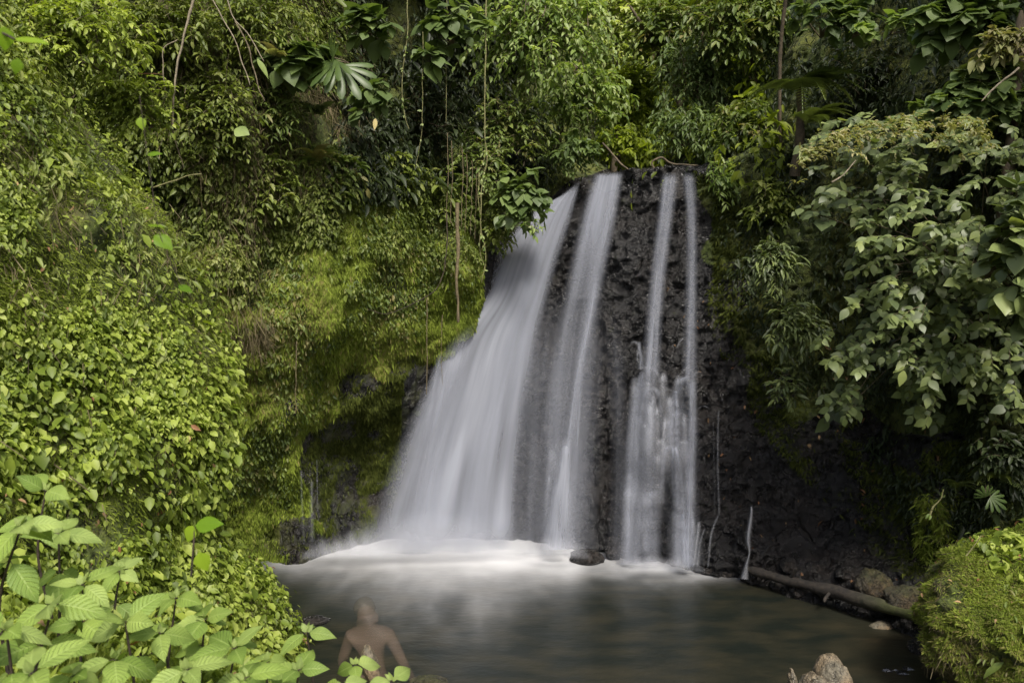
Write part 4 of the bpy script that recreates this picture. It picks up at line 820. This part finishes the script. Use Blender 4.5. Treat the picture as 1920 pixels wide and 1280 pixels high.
fern_plant('fern clump on the left wall left of the dark hollow', 590, 300, 11.0, 12, .42, 'mid')
fern_plant('low fern on the shaded cliff above the boulder, left one', 1790, 910, 9.6, 8, .34)
fern_plant('low fern on the shaded cliff above the boulder, right one', 1870, 895, 9.1, 9, .36)
fern_plant('tiny bright fern tuft beside the head of the isolated trickle', 1760, 1010, 9.6, 10, .22, 'ivydark')

def fan_palm(label, px, py, D, leaves, ln):
    c = P(px, py, D); t = thing('fan_palm', label, 'palm', c); T = fan_leaf(); st = MB(); root = c+A([.25, .5, -.1])
    for (dx, dy, tip, nn, s) in leaves:
        mb = MB(); q = P(px+dx, py+dy, D-.05); inst(mb, T, [q], [tip], [nn], A([ln*s]), A([.6])); mb.build('leaf', M['palm'], t)
        tube(st, curve([root, (root+q)/2+A([0, 0, .12]), q], 10), .008, 5)
    st.build('stem', M['twig'], t)
fan_palm('fan palm with two big grey-green fan leaves on the upper left wall', 632, 128, 10.2, [(0, -14, (-.65, -.4, -.7), (-.4, -.8, .45), 1.0), (8, -6, (.55, -.35, -.9), (.2, -.9, .35), 1.1), (-6, -20, (-.1, -.5, .5), (-.2, -.7, .7), .7)], .50)
fan_palm('small bright fan palm leaf on the dark cliff above the boulder', 1855, 925, 8.9, [(-6, 6, (-.5, -.4, .8), (-.3, -.9, .1), .8), (2, 6, (.6, -.3, -.5), (0, -.9, .4), 1)], .2)

# hanging vines and bare twigs
def vine(label, pts, r, leaves=0, matk='vine', name='hanging_vine', cat='vine', group=None, lm='bright', ll=.07):
    p = curve([P(*q) for q in pts], 60); p = p+.012*np.stack([noise(p*6+i*9, 7+i) for i in range(3)], -1)
    t = thing(name, label, cat, p[0], group); mb = MB(); tube(mb, p, np.linspace(r, r*.6, 60), 6, wob=.3)
    mb.build('stem', M[matk], t)
    if leaves:
        k = rng.integers(3, 60, leaves); lb = MB(); inst(lb, LEAF, p[k], rnd3(leaves, .6)-UP*.5-A([0, .3, 0]), rnd3(leaves, .4)+UP*.6-A([0, .6, 0]), ll*(.6+.8*rng.random(leaves))); lb.build('foliage', M[lm], t)
vine('long pale hanging vine reaching from the top edge down beside the widest cascade', [(912, -40, 12.3), (910, 120, 12.3), (909, 250, 12.3), (914, 300, 12.3), (904, 345, 12.3), (902, 420, 12.2), (910, 480, 12.2), (903, 530, 12.15)], .012, 26)
vine('second vine twisting round the long pale one beside the widest cascade', [(912, 290, 12.35), (900, 320, 12.35), (897, 370, 12.3), (901, 420, 12.3), (900, 470, 12.3), (909, 500, 12.2)], .009, 12)
vine('hanging vine with small leaves in the dark recess, left one', [(762, -40, 12), (764, 60, 12), (758, 110, 12), (754, 170, 12), (760, 220, 12), (766, 243, 12)], .009, 16)
vine('hanging vine in the dark recess, middle one', [(792, 60, 12.2), (793, 150, 12.2), (791, 230, 12.2), (786, 280, 12.2), (780, 312, 12.2)], .006, 12)
vine('thin vine hanging from the top edge in the dark recess, right one', [(838, -40, 12.4), (838, 60, 12.4), (836, 160, 12.4), (837, 230, 12.4)], .006, 8)
vine('dark root looping across the moss towards the widest cascade', [(838, 400, 12.1), (836, 480, 12.05), (818, 540, 12), (770, 570, 11.9), (725, 588, 11.8), (690, 580, 11.7)], .010, 0, 'darktwig', 'root', 'root')
vine('pale root hanging from the moss left of the widest cascade', [(857, 380, 12.3), (858, 450, 12.25), (857, 520, 12.2), (859, 605, 12.2)], .035, 0, 'root', 'root', 'root')
vine('brown root dangling at the left tip of the widest cascade', [(800, 560, 12.1), (801, 620, 12.1), (801, 680, 12.1), (800, 740, 12.1)], .009, 0, 'root', 'root', 'root')
vine('short brown root dangling right of the left tip of the widest cascade', [(829, 590, 12.3), (828, 640, 12.3), (829, 720, 12.3)], .006, 0, 'root', 'root', 'root')
vine('knotted root hanging down the moss in the middle of the left wall', [(556, 640, 11), (554, 700, 11), (555, 770, 11)], .008, 0, 'root', 'root', 'root')
for i, x in enumerate((838, 846, 866, 874, 884, 892)):
    vine('one of several brown aerial roots hanging in a bunch left of the long vine', [(x, 250+i*13, 12.6), (x+2, 330, 12.6), (x-2, 410+i*8, 12.5)], .007, 0, 'root', 'root', 'root', 'bunch of aerial roots left of the long vine')
vine('tallest pale bare twig at the top left, straight and leaning right', [(372, -30, 8.9), (352, 40, 8.9), (335, 110, 8.9), (326, 180, 8.9), (324, 240, 9)], .015, 0, 'paletwig', 'bare_branch', 'branch')
vine('forked pale twig joining the tall one at the top left', [(332, 75, 8.85), (306, 92, 8.85), (306, 130, 8.85), (312, 185, 8.9)], .008, 0, 'paletwig', 'bare_branch', 'branch')
vine('long thin pale twig sloping down right from the top edge, upper one', [(420, -30, 9.4), (436, 30, 9.4), (465, 65, 9.4), (495, 115, 9.4)], .009, 0, 'paletwig', 'bare_branch', 'branch')
vine('long thin pale twig sloping down right from the top edge, lower one', [(388, -20, 9.3), (415, 30, 9.3), (440, 75, 9.3), (458, 130, 9.3), (470, 160, 9.3)], .009, 0, 'paletwig', 'bare_branch', 'branch')
vine('dark twig hanging below the two long pale twigs', [(440, 40, 9.35), (466, 90, 9.35), (480, 145, 9.35), (496, 190, 9.35)], .010, 0, 'twig', 'bare_branch', 'branch')
vine('reddish twig lying level on the upper left wall', [(255, 139, 8.6), (280, 139, 8.6), (304, 140, 8.6)], .006, 0, 'deadleaf', 'bare_branch', 'branch')
vine('short pale twig curving over the left wall below the bare twigs', [(288, 352, 8.9), (320, 342, 8.9), (350, 330, 8.9), (378, 328, 9)], .010, 0, 'vine', 'bare_branch', 'branch')
vine('pale twig dropping straight through the greenery under the tall bare twig', [(326, 180, 9), (322, 230, 9), (330, 270, 9.1), (345, 315, 9.2)], .009, 0, 'twig', 'bare_branch', 'branch')
vine('broken pale branch at the right edge above the big shrub', [(1910, 128, 9.1), (1870, 160, 9.1), (1840, 190, 9.1)], .014, 0, 'paletwig', 'bare_branch', 'branch')
vine('pale twig crossing the middle of the big shrub', [(1560, 342, 8.1), (1585, 325, 8.1), (1605, 300, 8.1)], .009, 0, 'paletwig', 'bare_branch', 'branch')
vine('bare pale twig arching on the dark cliff above the boulder', [(1742, 968, 9.3), (1750, 950, 9.3), (1764, 935, 9.3), (1770, 915, 9.3)], .012, 5, 'vine', 'bare_branch', 'branch')
vine('thin bare stem hooked over the top of the mossy boulder', [(1812, 1042, 7.3), (1822, 1030, 7.3), (1832, 1015, 7.3), (1840, 1002, 7.3)], .007, 0, 'vine', 'bare_branch', 'branch')
vine('mossy branch lying across the lip of the falls', [(1130, 268, 14.4), (1150, 290, 14.3), (1165, 308, 14.2), (1178, 318, 14.1)], .022, 0, 'trunk', 'bare_branch', 'branch')
vine('bent branch over the rock between the falls', [(1230, 322, 14.1), (1222, 305, 14.1), (1240, 296, 14.1), (1262, 308, 14.1), (1310, 310, 14)], .022, 0, 'trunk', 'bare_branch', 'branch')
# single leaves
def one_leaf(label, px, py, D, ln, tip, nn, matk, T=None, name='leaf', cat='leaf'):
    mb = MB(); c = P(px, py, D); T = T or leaf_big(12, 7, .42, -.15, 0, 0, 1); inst(mb, T, [c*0], [tip], [nn], A([ln]), A([.6])); o = mb.build(name, M[matk]); o.location = c; tag(o, label, cat)
one_leaf('single yellow leaf hanging under the broad-leaved sprig', 704, 222, 11.0, .17, (-.05, -.1, -1), (.6, -1, .1), 'yellowleaf', leaf_big(12, 7, .2, -.1, 0, 0, 1))
one_leaf('large heart-shaped light green leaf on the left wall below the narrow-leaved shrub', 440, 242, 9.6, .20, (.7, -.1, -.25), (0, -.8, .6), 'bright', leaf_big(12, 7, .5, -.1, 0, 0, 1))
one_leaf('long light green leaf hanging under the broad-leaved plant', 482, 110, 9.7, .28, (.55, -.05, -.8), (.6, -.8, .5), 'bright', leaf_big(12, 7, .15, -.15, 0, 0, 1))

# ---------------------------------------------------------------- foreground plants
FL = leaf_big(55, 13, .29, -.30, .05, .012, 9)
def fore_plant(label, px, py, D, whorl=5, ln=.17, h=.45, tilt=0, group='ribbed-leaf plants in the foreground', tiers=2):
    c = P(px, py, D); bx, by = c[0]+random.uniform(-.05, .05), c[1]+.06; gz = min(c[2]-h, 99); base = A([bx-.05, by, gz])
    t = thing('leafy_plant', label, 'plant', base, group); st, lf = MB(), MB()
    cv = curve([base, (base+c)/2+rnd3(1, .02)[0], c], 14); tube(st, cv, np.linspace(.0055, .003, 14), 6)
    for q in range(tiers):
        z = c if q == 0 else cv[13-3*q]; k = whorl if q == 0 else 3
        a = np.arange(k)/k*2*PI+random.random()*6; el = (-.05 if q == 0 else -.45)+rng.normal(size=k)*.4
        tip = np.stack([np.cos(a), np.sin(a), el], -1); s = ln*(.7+.45*rng.random(k))*(1+.12*q)
        pet = z+nrm(tip)*s[:, None]*.12
        for i in range(k): tube(st, A([z, pet[i]]), .002, 4)
        inst(lf, FL, pet, tip, UP+rnd3(k, .22)-A([0, .75, 0]), np.stack([s, s, s], 1), np.clip(.35+.5*rng.random(k), 0, 1))
    # small heart leaves at the tip
    inst(lf, FL, np.repeat(c[None], 3, 0), rnd3(3, .5)+UP*.9, rnd3(3, .4)-A([0, 1, 0])+UP*.3, ln*.3*(.7+.5*rng.random(3)), A([.8, .9, .95]))
    st.build('stem', M['darktwig'], t); lf.build('foliage', M['fore'], t)
FP = [(85, 920, 2.7, 4, .15, 'topmost ribbed-leaf plant by the left edge, with a pinkish bitten leaf'), (40, 985, 2.3, 5, .16, 'ribbed-leaf plant at the left edge below the topmost one'), (110, 1000, 2.5, 5, .15, 'wide-spreading ribbed-leaf plant in the upper row, second from the left edge'),
      (155, 1095, 2.4, 5, .15, 'yellowish ribbed-leaf plant in the middle of the left cluster'), (225, 1070, 2.9, 5, .15, 'ribbed-leaf plant with a long leaf pointing right, below the near buttress'), (100, 1130, 2.1, 5, .16, 'ribbed-leaf plant whose large leaf hangs straight down near the left edge'),
      (12, 1180, 1.9, 5, .14, 'ribbed-leaf plant cut by the left edge near the bottom corner'), (235, 1165, 2.3, 5, .14, 'pale ribbed-leaf plant left of the bottom middle cluster'), (330, 1120, 2.8, 5, .14, 'ribbed-leaf plant with two overlapping leaves against the buttress foot'),
      (300, 1185, 2.4, 4, .12, 'narrow-leaved pale plant in the bottom cluster'), (215, 1235, 2.0, 4, .14, 'ribbed-leaf plant at the bottom edge, left of centre of the cluster'), (385, 1160, 2.7, 5, .15, 'ribbed-leaf plant with leaves sloping right towards the pool'),
      (350, 1255, 2.0, 4, .14, 'ribbed-leaf plant at the bottom edge below the dark upright stems'), (440, 1215, 2.5, 5, .15, 'ribbed-leaf plant at the pool-side edge of the cluster'), (500, 1240, 2.4, 5, .15, 'ribbed-leaf plant with a pink-stained leaf at the pool side'),
      (575, 1185, 2.7, 3, .15, 'slanting plant reaching out over the pool with one big upright leaf'), (560, 1255, 2.3, 4, .14, 'low ribbed-leaf plant under the slanting one'), (665, 1245, 2.5, 3, .12, 'small plant over the water in front of the bathing person'),
      (735, 1275, 2.4, 4, .12, 'rightmost ribbed-leaf plant at the bottom edge'), (60, 1260, 1.8, 4, .14, 'ribbed-leaf plant in the bottom left corner'), (140, 1265, 1.9, 4, .12, 'dull green ribbed-leaf plant at the bottom edge beside the brown fallen leaf'), (460, 1270, 2.1, 4, .13, 'ribbed-leaf plant at the bottom edge below the pool-side cluster'), (640, 1285, 2.2, 3, .11, 'dark-edged plant at the bottom edge left of the small one over the water')]
for (px, py, D, k, ln, lab) in FP: fore_plant(lab, px, py, D, k, ln*.77, tiers=2 if k > 3 else 1)

# near blurred twigs
def near_twig(label, pts, leaves, ln=.07, sr=.0022):
    c = [P(*q) for q in pts]; t = thing('leafy_twig', label, 'twig', c[0]); st, lf = MB(), MB(); tube(st, curve(c, 16), sr, 5); T = leaf_big(12, 7, .38, -.15, 0, 0, 1)
    for (px, py, D, tip, nn, s) in leaves: inst(lf, T, [P(px, py, D)], [tip], [nn], A([ln*s]), A([random.random()]))
    st.build('stem', M['darktwig'], t); lf.build('foliage', M['nearleaf'], t)
near_twig('blurred bright leaf close to the lens in the top left corner', [(-40, 40, 1.3), (0, 60, 1.3), (30, 75, 1.3)], [(28, 72, 1.3, (1, 0, -.05), (0, -.5, .9), 1), (8, 50, 1.3, (0, .1, -1), (1, -1, .1), .7), (35, 110, 1.35, (-.3, 0, -1), (.3, -1, .3), .5)], .055)
near_twig('blurred sprig of two glossy leaves close to the lens in front of the buttress foot', [(358, 1080, 1.6), (362, 1030, 1.6), (366, 988, 1.6)], [(366, 985, 1.6, (1, 0, .15), (0, -.6, .8), .9), (362, 985, 1.6, (-.25, 0, -.6), (0, -1, .5), .6), (372, 1035, 1.6, (.4, 0, -.9), (0, -1, .3), .7)], .062)
near_twig('blurred hanging twig with green leaves close to the lens over the middle of the buttress', [(262, 180, 1.7), (272, 260, 1.7), (285, 350, 1.7), (300, 440, 1.7), (345, 545, 1.7)], [(275, 290, 1.7, (.6, 0, .1), (0, -.6, .8), .6), (276, 422, 1.7, (1, 0, 0), (0, -.3, 1), .7), (290, 440, 1.7, (.8, 0, -.6), (0, -.6, .7), .9), (335, 535, 1.7, (1, 0, -.4), (0, -.5, .9), .6), (262, 220, 1.7, (.2, 0, -.8), (.3, -1, .3), .5)], .055, .0008)

# ---------------------------------------------------------------- bathing person (blurred in the photograph: faint)
def person():
    m, n, l, b, o = mat('wet_skin'); b.inputs['Base Color'].default_value = (.30, .21, .155, 1); b.inputs['Roughness'].default_value = .5
    def ghost(m, f):
        n = m.node_tree.nodes; l = m.node_tree.links; b = n['Principled BSDF']; o = n['Material Output']
        tr = n.new('ShaderNodeBsdfTransparent'); ms = n.new('ShaderNodeMixShader'); ms.inputs[0].default_value = f
        l.new(tr.outputs[0], ms.inputs[1]); l.new(b.outputs[0], ms.inputs[2]); l.new(ms.outputs[0], o.inputs[0])
    ghost(m, .12)
    m2 = mat('brown_hair')[0]; m2.node_tree.nodes['Principled BSDF'].inputs['Base Color'].default_value = (.10, .085, .06, 1); ghost(m2, .2)
    m3 = mat('blue_grey_shorts')[0]; m3.node_tree.nodes['Principled BSDF'].inputs['Base Color'].default_value = (.10, .11, .16, 1); ghost(m3, .15)
    c = P(704, 1312, 7.75); x0, y0 = c[0], c[1]
    root = thing('person', 'blurred faint person bathing waist-deep with bare back, behind the leafy plants', 'person', (x0, y0, -.6))
    J = {'pel': (0, 0, -.02), 'wst': (-.01, 0, .12), 'chs': (-.03, .01, .30), 'shc': (-.05, .02, .43), 'nek': (-.06, .03, .51), 'hed': (-.10, .09, .575), 'crn': (-.12, .13, .65),
         'shl': (-.22, .02, .42), 'ell': (-.31, .06, .17), 'wrl': (-.20, .22, .0), 'hal': (-.17, .29, -.05), 'shr': (.12, .02, .42), 'elr': (.24, .04, .17), 'wrr': (.32, .14, -.04), 'har': (.34, .20, -.09),
         'hpl': (-.1, 0, -.1), 'knl': (-.14, -.08, -.48), 'anl': (-.14, .02, -.85), 'tol': (-.15, -.14, -.9), 'hpr': (.1, 0, -.1), 'knr': (.14, -.08, -.48), 'anr': (.14, .02, -.85), 'tor': (.15, -.14, -.9)}
    R = dict(pel=.15, wst=.125, chs=.15, shc=.125, nek=.055, hed=.085, crn=.07, shl=.065, ell=.042, wrl=.03, hal=.028, shr=.065, elr=.042, wrr=.03, har=.028, hpl=.1, knl=.06, anl=.04, tol=.035, hpr=.1, knr=.06, anr=.04, tor=.035)
    E = [('pel', 'wst'), ('wst', 'chs'), ('chs', 'shc'), ('shc', 'nek'), ('nek', 'hed'), ('hed', 'crn'), ('shc', 'shl'), ('shl', 'ell'), ('ell', 'wrl'), ('wrl', 'hal'), ('shc', 'shr'), ('shr', 'elr'), ('elr', 'wrr'), ('wrr', 'har'), ('pel', 'hpl'), ('hpl', 'knl'), ('knl', 'anl'), ('anl', 'tol'), ('pel', 'hpr'), ('hpr', 'knr'), ('knr', 'anr'), ('anr', 'tor')]
    for s, w_, ha in ((-1, 'wrl', 'hal'), (1, 'wrr', 'har')):
        wv, hv = A(J[w_]), A(J[ha]); d = nrm(hv-wv); sd = nrm(np.cross(d, UP))
        for k in range(5):
            off = (k-2)*.018; L = (.05, .068, .075, .07, .055)[k]
            if k == 0: a = wv+d*.02-sd*s*.02; e = a+(d*.6-sd*s*.8)*.05; e2 = e+d*.03
            else: a = hv+d*.012+sd*s*off*.9; e = a+d*L*.55-UP*.004*k; e2 = e+d*L*.45-UP*.02
            n1, n2, n3 = f'{ha}f{k}a', f'{ha}f{k}b', f'{ha}f{k}c'; J[n1], J[n2], J[n3] = a, e, e2; R[n1] = .010; R[n2] = .009; R[n3] = .007; E += [(ha, n1), (n1, n2), (n2, n3)]
    names = list(J); me = bpy.data.meshes.new('body'); me.from_pydata([tuple(map(float, J[k])) for k in names], [(names.index(a), names.index(b)) for a, b in E], [])
    ob = bpy.data.objects.new('body', me); C.objects.link(ob); me.materials.append(m)
    sk = ob.modifiers.new('skin', 'SKIN'); sk.use_smooth_shade = True
    for i, k in enumerate(names):
        r = R[k]; me.skin_vertices[0].data[i].radius = (r, r*(.72 if k in ('chs', 'wst', 'pel', 'shc') else 1)); me.skin_vertices[0].data[i].use_root = (k == 'pel')
    sb = ob.modifiers.new('sub', 'SUBSURF'); sb.levels = 2; sb.render_levels = 2
    ob.parent = root; ob.location = (0, 0, .6)
    def blob(name, c, r, mt, cut=None):
        th = np.linspace(0, PI if cut is None else cut, 18); ph = np.arange(28)/28*2*PI; T, Q = np.meshgrid(th, ph, indexing='ij')
        v = np.stack([np.sin(T)*np.cos(Q), np.sin(T)*np.sin(Q), np.cos(T)], -1); v = v*(1+.05*fbm(v*4, 2, 1))[..., None]*A(r)+A(c)+A([0, 0, .6])
        mb = MB(); mb.add(v.reshape(-1, 3), grid_faces(18, 28, True)); q = mb.build(name, mt, None); q.parent = root; return q
    blob('hair', (-.115, .105, .63), (.095, .105, .10), m2, 1.9)
    blob('shorts', (0, 0, -.09), (.19, .15, .15), m3)
person()
bpy.data.objects['person'].scale = (1.12, 1.12, 1.12)
